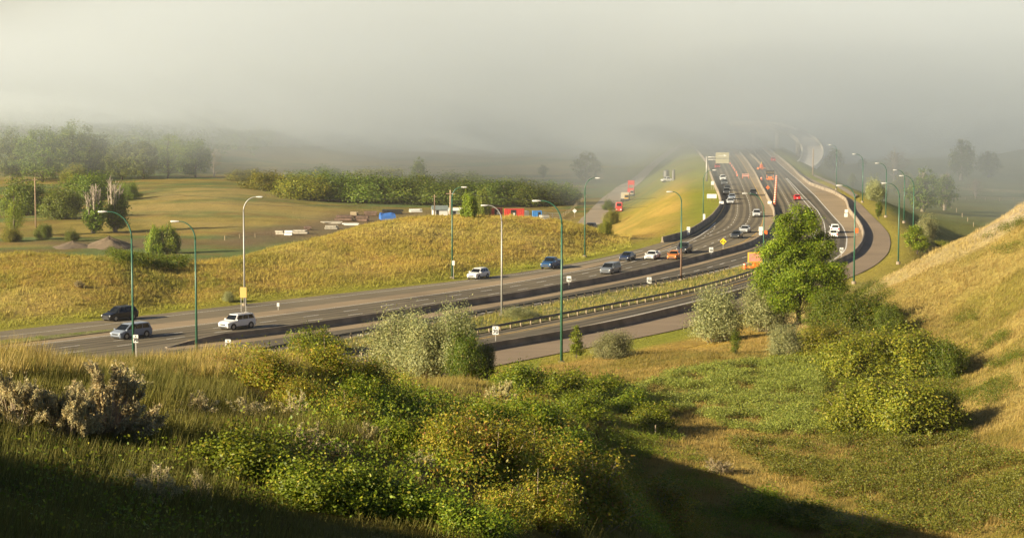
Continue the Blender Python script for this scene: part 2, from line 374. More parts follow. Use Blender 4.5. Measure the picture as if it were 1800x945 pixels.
ground = np_mesh('ground', np.stack([GX, GY, GZ], -1).reshape(-1, 3), np.stack([ii, ii + 1, ii + NCOL + 1, ii + NCOL], 1), gm, colors=GC.reshape(-1, 3), smooth=True)
tag(ground, 'coulee hillsides and valley floor under dry golden grass', 'ground', kind='structure')

# ---------------------------------------------------------------- roads
def resample(pts, n):
    pts = np.asarray(pts, float); d = np.r_[0, np.cumsum(np.linalg.norm(np.diff(pts, axis=0), axis=1))]
    t = np.linspace(0, d[-1], n); return np.stack([np.interp(t, d, pts[:, k]) for k in range(pts.shape[1])], 1)
def smooth(pts, n=None, it=3):
    pts = np.asarray(pts, float); L = np.linalg.norm(np.diff(pts, axis=0), axis=1).sum()
    p = resample(pts, n or max(8, int(L / 3)))
    for _ in range(it):
        q = p.copy(); q[1:-1] = (p[:-2] + 2 * p[1:-1] + p[2:]) / 4; p = q
    return p
def line(px, z=0.0, n=None, it=6): return smooth(fwd(px, z), n, it)
def offset(pl, d):
    t = np.gradient(pl, axis=0); t /= np.linalg.norm(t, axis=1)[:, None]
    return pl + np.stack([-t[:, 1], t[:, 0]], 1) * d           # d > 0: to the left of travel
def ribbon_data(A, B, z, n=None):
    n = n or max(len(A), len(B)); A, B = resample(A, n), resample(B, n)
    V = np.zeros((2 * n, 3)); V[:n, :2] = A; V[n:, :2] = B; V[:, 2] = z; i = np.arange(n - 1)
    return V, np.stack([i, n + i, n + i + 1, i + 1], 1)
def ribbon(name, A, B, z, m, n=None, kind='structure', label=None, cat=None):
    V, f = ribbon_data(A, B, z, n); o = np_mesh(name, V, f, m); tag(o, label, cat, kind=kind); return o

M_ASPH = asphalt_mat('worn asphalt', (0.165, 0.134, 0.083)); M_DARK = asphalt_mat('dark asphalt', (0.112, 0.093, 0.062)); M_TAN = asphalt_mat('pale concrete paving', (0.27, 0.20, 0.118), 0.07); M_PATH = asphalt_mat('path asphalt', (0.22, 0.163, 0.105), 0.05)
M_GRAV = asphalt_mat('gravel', (0.29, 0.23, 0.165), 0.08)
from mathutils.geometry import tessellate_polygon
def sheet(name, poly, z, m):
    tr = tessellate_polygon([[Vector((x, y, 0)) for x, y in poly]])
    return np_mesh(name, np.c_[poly, np.full(len(poly), z)], np.array([list(q) for q in tr]), m)
pf = fwd(EDGE_FAR); pn = fwd(PATH_NEAR)
road = sheet('road', np.vstack([smooth(pf, 160), smooth(pn, 160)[::-1]]), 0.0, M_ASPH); tag(road, 'divided highway asphalt curving away into the fog', 'road', kind='structure')

L_SOLID = [(-200, 638), (0, 613), (160, 593), (267, 580.5), (373, 567.5), (457, 557.5), (600, 539), (800, 512.5), (884, 500), (951, 488.5), (1046, 471), (1120, 455), (1180, 437), (1221, 420), (1245, 404), (1258, 391)]
L_D1 = [(-100, 637), (160, 604), (328, 582.5), (468, 565.5), (600, 548), (836, 513.5), (915, 501.5), (980, 490), (1036, 479), (1105, 462), (1165, 445), (1220, 424), (1245, 415), (1275, 404), (1288, 393), (1295, 379), (1297, 364), (1295, 352), (1290, 337), (1284, 320), (1276, 300), (1268, 285), (1252, 265), (1235, 250)]
L_D2 = [(-100, 648), (160, 615), (370, 585), (468, 573), (600, 556), (838, 521), (920, 508), (980, 497.5), (1060, 481), (1132, 464), (1190, 449), (1234, 435), (1258, 425), (1285, 411), (1306, 399), (1315, 389), (1319, 376), (1318, 363), (1315, 350), (1309, 337), (1302, 320), (1293, 300), (1285, 285), (1270, 265), (1254, 250)]
L_YEL = [(330, 598), (480, 580.5), (700, 548), (830, 529), (920, 514), (1000, 499), (1060, 487), (1132, 473), (1200, 456), (1250, 443), (1279, 436), (1310, 424), (1331, 409), (1340, 393), (1344, 372), (1342, 360), (1336, 345), (1326, 325), (1313, 300), (1304, 285), (1288, 265), (1272, 250)]
BARR = [(292, 611), (330, 605), (480, 588), (700, 556), (825, 536), (881, 528.5), (951, 515.5), (1000, 506), (1032, 500.5), (1060, 495.5), (1100, 487.5), (1132, 480.5), (1200, 464.5), (1248, 452), (1297, 439.5), (1327, 428), (1352, 410), (1362, 391), (1361, 372), (1353, 355), (1340, 331), (1328, 306), (1314, 285), (1300, 268)]
BARR2 = [(1341, 294), (1330, 282), (1312, 266), (1292, 248)]
D_DASH = [(500, 612), (640, 588), (867, 547), (916, 538), (964, 529.5), (1007, 521), (1047, 514), (1083, 507), (1116, 500), (1145, 493), (1175, 487), (1202, 481), (1228, 475), (1247, 470), (1267, 464), (1285, 459), (1301, 454.5), (1345, 441), (1375, 425), (1390, 405), (1392, 385), (1388, 362), (1376, 340), (1366, 322), (1352, 300), (1342, 285), (1325, 265)]
D_EDGE = [(400, 634), (560, 604), (836, 558), (950, 537), (1060, 517), (1140, 503), (1197, 493), (1243, 483), (1277, 475), (1307, 467), (1345, 455)]
D_WHITE = [(1243, 480), (1277, 472.5), (1310, 464), (1350, 450)]
L_DBL1 = [(1400, 446), (1428, 422), (1436, 404), (1433, 388), (1425, 367), (1406, 344), (1381, 313)]
L_DBL2 = [(1400, 470), (1438, 446), (1449, 424), (1451, 408), (1448, 389), (1437, 370), (1412, 344), (1383, 313)]
L_REDGE = [(700, 640), (872, 606), (985, 582), (1100, 558), (1223, 529), (1320, 502), (1400, 480), (1461, 460), (1480, 446), (1487, 438), (1489, 418), (1482, 399), (1463, 378), (1433, 344), (1406, 319), (1379, 296), (1352, 272), (1335, 256)]
L_FYEL = [(700, 622), (872, 590), (1000, 565), (1100, 545), (1223, 517), (1300, 498), (1340, 484)]
WALL = [(700, 646), (868, 613), (962, 598), (1100, 570.5), (1150, 558), (1223, 541), (1320, 512), (1400, 491), (1462, 469), (1500, 450), (1514, 433), (1519, 417), (1516, 404), (1508, 390), (1498, 378.5), (1492.5, 371), (1490, 360), (1487, 353), (1481, 349), (1466, 340), (1443, 332), (1424, 325), (1405, 309.5), (1392, 296), (1367, 275), (1346, 259)]
G2 = [(560, 636), (640, 620), (800, 594), (881, 580), (985, 560), (1060, 545), (1160, 526), (1227, 511), (1277, 497), (1323, 482.5), (1342, 474)]
b_ = line(BARR); ln = line
ribbon('road_shoulder', line(L_YEL), line(BARR), 0.008, M_TAN)
lower_edge = [(292, 616), (480, 596), (700, 566), (860, 541), (951, 524), (1060, 503.5), (1132, 488), (1200, 473), (1248, 460), (1297, 447), (1335, 434), (1358, 415)]
ribbon('road_shoulder', line([p for p in BARR if p[0] <= 1352 and p[1] > 409]), line(lower_edge), 0.008, M_TAN)
ribbon('road_shoulder', line(L_REDGE[7:]), line(WALL[8:]), 0.008, M_TAN)
ribbon('road_shoulder', line([(-200, 626), (0, 600), (203, 577), (430, 552), (800, 505), (951, 481), (1046, 463), (1120, 447), (1180, 429)]), line([p for p in L_SOLID if p[0] <= 1180]), 0.006, M_TAN)
ribbon('road_lane', line(lower_edge[:-1]), line([(p[0], p[1] - 3) for p in D_EDGE[:-1]]), 0.005, M_DARK)
ribbon('road_lane', line(L_REDGE[8:]), line([(1405, 470), (1437, 447), (1447, 424), (1449, 408), (1446, 389), (1435, 370), (1410, 344), (1388, 322), (1362, 295), (1345, 280), (1328, 264)]), 0.005, M_DARK)
ribbon('road_lane', line([(700, 627), (872, 594), (1000, 568), (1100, 548), (1223, 520), (1320, 494)]), line([(700, 637), (872, 604), (985, 580), (1100, 556), (1223, 527), (1320, 500)]), 0.005, M_DARK)
ribbon('path', line(WALL), line(PATH_NEAR[2:]), 0.012, M_PATH, n=220)
gravel_l = [(985, 418), (1004, 400), (1020, 380), (1044, 355), (1062, 338), (1090, 318), (1135, 306), (1190, 302)]
gravel_r = [(1052, 418), (1062, 400), (1078, 372), (1092, 350), (1112, 332), (1150, 317), (1190, 309), (1225, 303)]
def draped(name, A, B, m, lift=0.15, n=60):
    A, B = resample(A, n), resample(B, n); k = 6; V = []
    for t_ in np.linspace(0, 1, k):
        Q = A * (1 - t_) + B * t_; V.append(np.c_[Q, terrain(Q[:, 0], Q[:, 1]) + lift])
    V = np.stack(V, 1).reshape(-1, 3); i = (np.arange(n - 1)[:, None] * k + np.arange(k - 1)[None]).ravel()
    return np_mesh(name, V, np.stack([i, i + 1, i + k + 1, i + k], 1), m)
tag(draped('gravel_road', line(gravel_l, -14), line(gravel_r, -14), M_GRAV, 0.35), 'gravel side road along the foot of the embankment', 'road', kind='structure')
tag(draped('gravel_path', line([(1430, 306), (1470, 322), (1508, 343)], 0), line([(1430, 310), (1468, 327), (1502, 349)], 0), M_GRAV, 0.25, 30), 'thin gravel path beside the wide path', 'path', kind='structure')

# lanes darkened by tyres, patches and sealed cracks
M_WEAR = asphalt_mat('tyre worn asphalt', (0.095, 0.077, 0.050), 0.18); M_SEAL = mat('crack sealant', (0.03, 0.027, 0.024), 0.6); M_PATCH = asphalt_mat('asphalt patch', (0.070, 0.058, 0.040), 0.14)
def wear(px, offs, w=0.75, m=None, dash=None, z=0.0125):
    base = line(px)
    for d_ in offs:
        pl = offset(base, d_); n_ = len(pl); L = np.r_[0, np.cumsum(np.linalg.norm(np.diff(pl, axis=0), axis=1))]
        wv = w * (0.75 + 0.5 * vnoise(L / 14, L * 0 + d_, 3)); a_, b2 = np.zeros((n_, 2)), np.zeros((n_, 2)); t = np.gradient(pl, axis=0); t /= np.linalg.norm(t, axis=1)[:, None]; nr = np.stack([-t[:, 1], t[:, 0]], 1)
        V = np.zeros((2 * n_, 3)); V[:n_, :2] = pl + nr * wv[:, None] / 2; V[n_:, :2] = pl - nr * wv[:, None] / 2; V[:, 2] = z; i = np.arange(n_ - 1)
        o = np_mesh('road_wear', V, np.stack([i, n_ + i, n_ + i + 1, i + 1], 1), m or M_WEAR); o['kind'] = 'structure'
wear(L_D1, (2.55, 0.95, -0.95, -2.45)); wear(L_D2, (-0.95, -2.45)); wear(D_DASH, (2.4, 0.95, -0.95, -2.4), m=M_PATCH); wear(L_REDGE[2:], (0.9, 2.5), m=M_PATCH)
def seals(px, seed, n_, half):
    rg = np.random.default_rng(seed); pl = line(px); t = np.gradient(pl, axis=0); t /= np.linalg.norm(t, axis=1)[:, None]; nr = np.stack([-t[:, 1], t[:, 0]], 1); Vs, Fs = [], []
    for k in range(n_):
        i = rg.integers(3, len(pl) - 3); a_ = rg.uniform(-half, half); b2 = a_ + rg.uniform(1.5, 7); s_ = np.linspace(a_, min(b2, half + 1.5), 9); q = pl[i] + nr[i] * s_[:, None] + t[i] * (np.cumsum(rg.normal(0, .12, 9)))[:, None]; b0 = len(Vs) * 18
        V = np.zeros((18, 3)); V[:9, :2] = q + t[i] * .05; V[9:, :2] = q - t[i] * .05; V[:, 2] = 0.0155; Vs.append(V); j = np.arange(8); Fs.append(np.stack([j, 9 + j, 10 + j, j + 1], 1) + b0)
    o = np_mesh('road_crack_seal', np.concatenate(Vs), np.concatenate(Fs), M_SEAL); o['kind'] = 'structure'
seals(L_D1, 1, 60, 5.0); seals(D_DASH, 2, 40, 3.5); seals(PATH_NEAR[3:-3], 3, 26, 2.0)

# painted lines
M_WHITE = mat('white road paint', (0.55, 0.52, 0.46), 0.7, noise=(3.0, 0.25)); M_YEL = mat('yellow road paint', (0.55, 0.33, 0.06), 0.7, noise=(3.0, 0.25))
def stripe(px, w, m, z=0.016, dash=None, it=6, name='road_marking'):
    pl = line(px, 0, None, it); L = np.r_[0, np.cumsum(np.linalg.norm(np.diff(pl, axis=0), axis=1))]
    n_ = int(L[-1] / 1.0); pl = resample(pl, n_); L = np.linspace(0, L[-1], n_)
    a_, b2 = offset(pl, w / 2), offset(pl, -w / 2); V = np.zeros((2 * n_, 3)); V[:n_, :2] = a_; V[n_:, :2] = b2; V[:, 2] = z
    i = np.arange(n_ - 1)
    if dash: i = i[(L[i] % dash[1]) < dash[0]]
    o = np_mesh(name, V, np.stack([i, n_ + i, n_ + i + 1, i + 1], 1), m); o['kind'] = 'structure'; return o
stripe(L_SOLID, 0.22, M_WHITE); stripe(L_D1, 0.2, M_WHITE, dash=(3, 8)); stripe(L_D2, 0.2, M_WHITE, dash=(3, 8))
stripe([(1254, 393), (1259, 397), (1252, 407), (1235, 417)], 0.2, M_WHITE, dash=(2, 5))
stripe(L_YEL, 0.18, M_YEL); stripe(D_DASH, 0.2, M_WHITE, dash=(2.6, 7)); stripe(D_WHITE, 0.22, M_WHITE)
stripe(L_DBL1, 0.22, M_WHITE, it=2); stripe(L_DBL2, 0.22, M_WHITE, it=3); stripe(L_REDGE, 0.24, M_WHITE); stripe(L_FYEL, 0.2, M_YEL)
stripe([(-200, 616), (0, 591), (203, 569), (260, 559.5), (347, 548.5), (480, 535), (800, 497), (951, 477), (1046, 459), (1130, 440)], 0.18, M_WHITE)
stripe([(1273, 362), (1271, 351), (1265, 336), (1257, 316), (1250, 296), (1238, 276)], 0.5, M_TAN, 0.012)
stripe([(1164, 433), (1206, 420), (1232, 406), (1255, 390), (1267, 374), (1273, 362)], 0.2, M_YEL)

# grassed islands between the carriageways, a kerb high
def island(name, poly, h, m, label):
    mb = MB(); P2 = [tuple(q) for q in poly]; n_ = len(P2)
    tr = tessellate_polygon([[Vector((x, y, 0)) for x, y in P2]])
    mb.add([(x, y, h) for x, y in P2], [tuple(q) for q in tr]); mb.add([(x, y, -0.05) for x, y in P2] + [(x, y, h - 0.002) for x, y in P2], [(k, (k + 1) % n_, n_ + (k + 1) % n_, n_ + k) for k in range(n_)])
    return tag(mb.build(name, m), label, 'verge', kind='structure')
M_VERGE = mat('grass verge soil', (0.17, 0.15, 0.045), 0.95, noise=(0.5, 0.45), bump=(4, 0.8))
med_poly = np.vstack([smooth(fwd(D_EDGE), 60), smooth(fwd(G2), 60)[::-1]])
island('grass_median', med_poly, 0.12, M_VERGE, 'grassy median between the highway and the slip road')
gore_poly = fwd([(-300, 639), (-100, 612), (0, 599), (120, 586.5), (200, 579), (207, 580), (195, 583), (100, 595), (0, 607), (-100, 620), (-300, 647)])
island('grass_gore', gore_poly, 0.1, M_VERGE, 'thin grass strip where the ramp joins the highway')
# ---------------------------------------------------------------- air: thin haze everywhere, and the bank of morning fog lying over the valley
def volume_mat(name, col, dens, aniso=0.0):
    m = bpy.data.materials.new(name); m.use_nodes = True; nn = m.node_tree.nodes; nn.clear()
    v = nn.new('ShaderNodeVolumePrincipled'); v.inputs['Color'].default_value = (*col, 1); v.inputs['Density'].default_value = dens; v.inputs['Anisotropy'].default_value = aniso
    o = nn.new('ShaderNodeOutputMaterial'); m.node_tree.links.new(v.outputs[0], o.inputs['Volume']); return m
mb = MB(); mb.box((0, 1300, 70), (2600, 2700, 190))
haze = mb.build('haze', volume_mat('haze', (0.95, 0.93, 0.88), 0.00005)); tag(haze, 'thin morning haze filling the valley', 'haze', kind='stuff')
def fog_bank(name, x0, x1, front, top, bottom, back, dens, seed, label, col=(0.97, 0.955, 0.93)):
    """closed lumpy body: front(x, z) gives where its face stands; top(x) how high it reaches"""
    nx, nz = 70, 26; xs = np.linspace(x0, x1, nx); V = []; 
    for k in range(nz):
        t = k / (nz - 1)
        for x in xs:
            z = bottom(x) + t * (top(x) - bottom(x)); V.append((x, front(x, z, t), z))
    nf = len(V)
    for k in range(nz):
        t = k / (nz - 1)
        for x in xs: V.append((x * 1.5, back, bottom(x) + t * (top(x) - bottom(x))))
    V = np.array(V); Fs = []
    idx = lambda s_, k, i: s_ * nf + k * nx + i
    for k in range(nz - 1):
        for i in range(nx - 1):
            Fs.append((idx(0, k, i), idx(0, k, i + 1), idx(0, k + 1, i + 1), idx(0, k + 1, i)))
            Fs.append((idx(1, k, i), idx(1, k + 1, i), idx(1, k + 1, i + 1), idx(1, k, i + 1)))
    for i in range(nx - 1):
        Fs.append((idx(0, 0, i), idx(1, 0, i), idx(1, 0, i + 1), idx(0, 0, i + 1)))
        Fs.append((idx(0, nz - 1, i), idx(0, nz - 1, i + 1), idx(1, nz - 1, i + 1), idx(1, nz - 1, i)))
    for k in range(nz - 1):
        Fs.append((idx(0, k, 0), idx(0, k + 1, 0), idx(1, k + 1, 0), idx(1, k, 0)))
        Fs.append((idx(0, k, nx - 1), idx(1, k, nx - 1), idx(1, k + 1, nx - 1), idx(0, k + 1, nx - 1)))
    o = np_mesh(name, V, Fs, volume_mat(name, col, dens), smooth=True); return tag(o, label, 'fog', kind='stuff')
def f_front(x, z, t):
    q = 900 + 3600 * x / 1000.0
    base = 1330 + 110 * sstep(600, -100, q) - 130 * sstep(900, 1250, q) + 150 * sstep(1450, 1900, q)
    return max(base - 10.5 * (z + 15) + 420 * (fbm(x / 150.0, z / 45.0, 5) - 0.5) + 220 * (fbm(x / 42.0, z / 15.0, 8) - 0.5), 560 + 160 * sstep(600, -100, q)) + 2600 * max(0, t - 0.8) ** 2
def m_front(x, z, t):
    q = 900 + 3600 * x / 900.0
    return max(960 - 60 * sstep(100, 700, q) - 260 * sstep(850, 1200, q) - 60 * sstep(1300, 1500, q) - 7.0 * (z + 15) + 160 * (fbm(x / 90.0, z / 30.0, 15) - 0.5), 520) + 2600 * max(0, t - 0.8) ** 2
FOGC = (0.66, 0.72, 0.775)
fog_bank('fog', -620, 620, f_front, lambda x: 34 + 52 * sstep(-420, -110, x) - 6 * sstep(20, 120, x) - 24 * sstep(130, 360, x) + 22 * (fbm(x / 70.0, 0.3, 4) - 0.5), lambda x: -16.5, 1650, 0.0052, 1,
         'dense bank of white morning fog lying across the valley', FOGC)
fog_bank('mist', -640, 640, m_front, lambda x: 34 + 26 * sstep(-360, -60, x) - 10 * sstep(130, 360, x), lambda x: -16.2, 1660, 0.0016, 1,
         'thin mist reaching out ahead of the fog bank over the valley floor', FOGC)
# torn wisps drifting ahead of the bank
def wisp(x, y, z, rx, ry, rz, seed, dens):
    n_, k_ = 48, 20; V = []
    for j in range(k_):
        ph = math.pi * (j + .5) / k_
        for i in range(n_):
            th = math.tau * i / n_; d = np.array([math.sin(ph) * math.cos(th), math.sin(ph) * math.sin(th), math.cos(ph)])
            r_ = 1 + 1.1 * (float(fbm(np.array([d[0] * 1.7 + seed * 3.1 + d[2]]), np.array([d[1] * 1.7 + d[2] * 1.3]), seed)[0]) - .5); V.append((x + d[0] * rx * r_, y + d[1] * ry * r_, z + d[2] * rz * r_))
    Fs = [(j * n_ + i, (j + 1) * n_ + i, (j + 1) * n_ + (i + 1) % n_, j * n_ + (i + 1) % n_) for j in range(k_ - 1) for i in range(n_)]
    o = np_mesh('fog_wisp', V, Fs, volume_mat('fog wisp', FOGC, dens), smooth=True)
    me = o.data
    import bmesh
    bm = bmesh.new(); bm.from_mesh(me); bmesh.ops.holes_fill(bm, edges=bm.edges[:], sides=0); bmesh.ops.recalc_face_normals(bm, faces=bm.faces[:]); bm.to_mesh(me); bm.free()
    return tag(o, 'torn wisp of fog drifting ahead of the bank', 'fog', 'fog wisps', 'stuff')
for k, (q, y_, Y_, rx, ry, rz, dn) in enumerate([(80, 190, 1000, 70, 90, 9, .004), (330, 205, 1080, 90, 90, 8, .004), (560, 235, 1120, 90, 80, 7, .004), (800, 240, 1050, 80, 80, 8, .004), (1010, 235, 980, 60, 80, 8, .0045), (1180, 255, 930, 45, 70, 9, .004), (1330, 235, 960, 50, 60, 8, .004), (1560, 225, 980, 60, 70, 8, .004), (1740, 215, 900, 50, 60, 9, .0035), (950, 130, 900, 80, 60, 16, .004), (450, 120, 950, 70, 60, 12, .003), (1250, 90, 900, 70, 60, 12, .003)]):
    p = PD(q, y_, Y_); wisp(p[0], p[1], p[2], rx, ry, rz, k + 3, dn)
# ---------------------------------------------------------------- plants
rng = np.random.default_rng(7)
def unit(a): return a / np.maximum(np.linalg.norm(a, axis=-1, keepdims=True), 1e-9)
def leaf_quads(Cn, length, width, rg, out=None, up=0.25, droop=0.0):
    """one small folded leaf per centre"""
    n_ = len(Cn); nrm = rg.normal(size=(n_, 3))
    if out is not None: nrm = nrm * 0.75 + unit(out)
    nrm[:, 2] += up; nrm = unit(nrm)
    a_ = unit(np.cross(nrm, rg.normal(size=(n_, 3)))); b_2 = np.cross(nrm, a_)
    L = (length * rg.uniform(0.65, 1.3, n_))[:, None]; W = (width * rg.uniform(0.7, 1.25, n_))[:, None]
    p0 = Cn - a_ * L * 0.5; p2 = Cn + a_ * L * 0.5; mid = Cn - nrm * L * 0.08
    V = np.stack([p0, mid + b_2 * W * 0.5, p2, mid - b_2 * W * 0.5], 1).reshape(-1, 3)
    return V, np.arange(4 * n_).reshape(-1, 4)
def pick_cols(n_, cols, wts, rg, clump=None, var=0.18):
    k = rg.choice(len(cols), n_, p=np.array(wts) / sum(wts)); c = np.array(cols)[k] * np.array([1.85, 1.8, 1.15]) * rg.uniform(1 - var, 1 + var, (n_, 1))
    if clump is not None: c = c * clump[:, None]
    return np.repeat(c, 4, 0)
M_BARK = mat('bark', (0.105, 0.078, 0.055), 0.9, noise=(9, 0.35), bump=(20, 0.6)); M_PALE = mat('pale bark', (0.30, 0.25, 0.19), 0.9, noise=(9, 0.3)); M_TWIG = mat('dry twigs', (0.29, 0.225, 0.15), 0.9, noise=(5, 0.3))
GREENS = [(0.062, 0.105, 0.018), (0.085, 0.125, 0.02), (0.045, 0.085, 0.018), (0.13, 0.14, 0.025)]
KIND = {  # colours, weights, leaf length, leaf width
    'snowberry': ([(0.07, 0.10, 0.010), (0.095, 0.125, 0.012), (0.14, 0.15, 0.015), (0.2, 0.18, 0.03)], (4, 4, 2, .5), 0.075, 0.05),
    'rose': ([(0.15, 0.145, 0.018), (0.21, 0.18, 0.026), (0.10, 0.13, 0.015), (0.24, 0.15, 0.04), (0.18, 0.085, 0.045)], (4.5, 3.5, 4, .7, .35), 0.07, 0.045),
    'red': ([(0.19, 0.12, 0.04), (0.17, 0.15, 0.03), (0.11, 0.12, 0.03), (0.24, 0.10, 0.05)], (3, 3, 3, 1.2), 0.07, 0.045),
    'silver': ([(0.16, 0.17, 0.115), (0.20, 0.20, 0.135), (0.115, 0.13, 0.075), (0.19, 0.175, 0.09)], (4, 3, 3, 1), 0.12, 0.06),
    'dark': ([(0.045, 0.07, 0.008), (0.065, 0.088, 0.010), (0.095, 0.11, 0.014), (0.13, 0.10, 0.03)], (4, 4, 2, .5), 0.13, 0.075),
    'olive': ([(0.11, 0.12, 0.016), (0.15, 0.145, 0.02), (0.075, 0.09, 0.014), (0.19, 0.155, 0.035)], (4, 3, 3, 1), 0.14, 0.08),
    'sage': ([(0.29, 0.255, 0.20), (0.25, 0.23, 0.18), (0.33, 0.265, 0.19), (0.20, 0.18, 0.13)], (4, 3, 2, 2), 0.07, 0.018),
    'cotton': ([(0.105, 0.145, 0.013), (0.135, 0.165, 0.016), (0.07, 0.105, 0.011), (0.17, 0.17, 0.024)], (4, 3, 3, 1), 0.24, 0.2),
    'grove': ([(0.06, 0.09, 0.014), (0.08, 0.11, 0.016), (0.11, 0.125, 0.02), (0.05, 0.07, 0.013)], (4, 3, 2, 2), 0.5, 0.4),
    'brown': ([(0.10, 0.075, 0.055), (0.085, 0.075, 0.045), (0.12, 0.085, 0.06)], (3, 3, 2), 0.4, 0.2),
}
def shoots(rg, n_, w, h, base_spread=0.3, spread=1.0):
    """tips over a rounded bush of half width w and height h, and the foot each shoot leaves from"""
    th = rg.uniform(0, 2 * np.pi, n_); cz = rg.uniform(0.02, 1, n_) ** 0.8; r = np.sqrt(1 - (cz * 0.96) ** 2)
    bump = 0.76 + 0.28 * np.sin(3 * th + 5 * cz + rg.uniform(0, 6)) * np.cos(2 * th - 3 * cz + rg.uniform(0, 6)) + 0.1 * np.sin(9 * th) * np.sin(11 * cz) + rg.normal(0, 0.11, n_)
    tip = np.stack([r * np.cos(th) * w * bump, r * np.sin(th) * w * bump, (0.12 + 0.88 * cz) * h * (bump * 0.55 + 0.45)], 1)
    foot = np.stack([tip[:, 0] * base_spread, tip[:, 1] * base_spread, np.zeros(n_)], 1)
    return foot, tip
def shrub_mesh(kind, rg, w, h, n_sh, per, scatter, leaf_scale=1.0, wild=0.0):
    cols, wts, L, W = KIND[kind]
    foot, tip = shoots(rg, n_sh, w, h)
    if wild: tip[:, 2] *= rg.uniform(1 - wild * 0.3, 1 + wild, n_sh)
    t = 1 - rg.uniform(0, 1, (n_sh, per)) ** 1.6 * 0.62
    c = foot[:, None] * (1 - t[..., None]) + tip[:, None] * t[..., None]
    c[..., 2] += 0.18 * h * t * (1 - t)
    c = (c + rg.normal(0, scatter, c.shape) * (0.5 + t[..., None])).reshape(-1, 3); c[:, 2] = np.maximum(c[:, 2], 0.02)
    V, f = leaf_quads(c, L * leaf_scale, W * leaf_scale, rg, out=c - np.array([0, 0, h * 0.25]))
    clump = np.repeat(rg.uniform(0.75, 1.25, n_sh), per)
    return V, f, pick_cols(len(c), cols, wts, rg, clump), foot, tip
def stem_mesh(foot, tip, r, n_, rg, bow=0.12):
    mb = MB()
    for k in range(min(n_, len(foot))):
        a_, b2 = foot[k], tip[k] * 0.94; m_ = (a_ + b2) / 2 + np.array([0, 0, bow * b2[2]]) + rg.normal(0, 0.03, 3) * np.linalg.norm(b2)
        mb.tube([a_ - np.array([0, 0, 0.15]), m_, b2], [r, r * 0.75, r * 0.3], 4, cap=False)
    return mb
def make_shrub(kind, w, h, n_sh, per, scatter, seed, leaf_scale=1.0, stems=14, stem_mat=None, stem_r=0.018, wild=0.0):
    rg = np.random.default_rng(seed); e = empty('shrub', (0, 0, 0))
    V, f, c, foot, tip = shrub_mesh(kind, rg, w, h, n_sh, per, scatter, leaf_scale, wild)
    np_mesh('foliage', V, f, M_LEAF, e, c); stem_mesh(foot, tip, stem_r, stems, rg).build('stems', stem_mat or M_TWIG, e)
    return e
def make_sage(w, h, seed, n_sh=70, leafy=1.0, colour='sage'):
    """open twiggy brush: many forked dry stems, narrow pale leaves towards the tips"""
    rg = np.random.default_rng(seed); e = empty('sagebrush', (0, 0, 0)); foot, tip = shoots(rg, n_sh, w, h, 0.12); tip[:, 2] *= rg.uniform(0.75, 1.2, n_sh)
    mb = MB(); cs = []
    for k in range(n_sh):
        a_, b2 = foot[k], tip[k]; m_ = a_ * 0.45 + b2 * 0.55 + rg.normal(0, 0.07, 3) * h
        mb.tube([a_ - np.array([0, 0, .1]), m_, b2], [0.016, 0.010, 0.004], 3, cap=False)
        for j in range(5):
            s0 = m_ + (b2 - m_) * rg.uniform(0, 0.7); d = unit((b2 - a_)[None])[0] + rg.normal(0, 0.35, 3); d[2] += 0.3; e_ = s0 + unit(d[None])[0] * rg.uniform(0.12, 0.34) * h * 0.6
            mb.tube([s0, e_], [0.007, 0.003], 3, cap=False); cs.append((s0, e_))
        cs.append((m_, b2))
    mb.build('stems', M_TWIG, e)
    A = np.array([q[0] for q in cs]); B = np.array([q[1] for q in cs]); per = max(2, int(34 * leafy)); t = rg.uniform(0.15, 1.05, (len(A), per, 1))
    c = (A[:, None] * (1 - t) + B[:, None] * t + rg.normal(0, 0.022, (len(A), per, 3))).reshape(-1, 3)
    V, f = leaf_quads(c, 0.075, 0.024, rg, up=0.1); cols, wts, _, _ = KIND[colour]
    np_mesh('foliage', V, f, M_LEAF, e, pick_cols(len(c), cols, wts, rg, np.repeat(rg.uniform(0.8, 1.2, len(A)), per)))
    return e

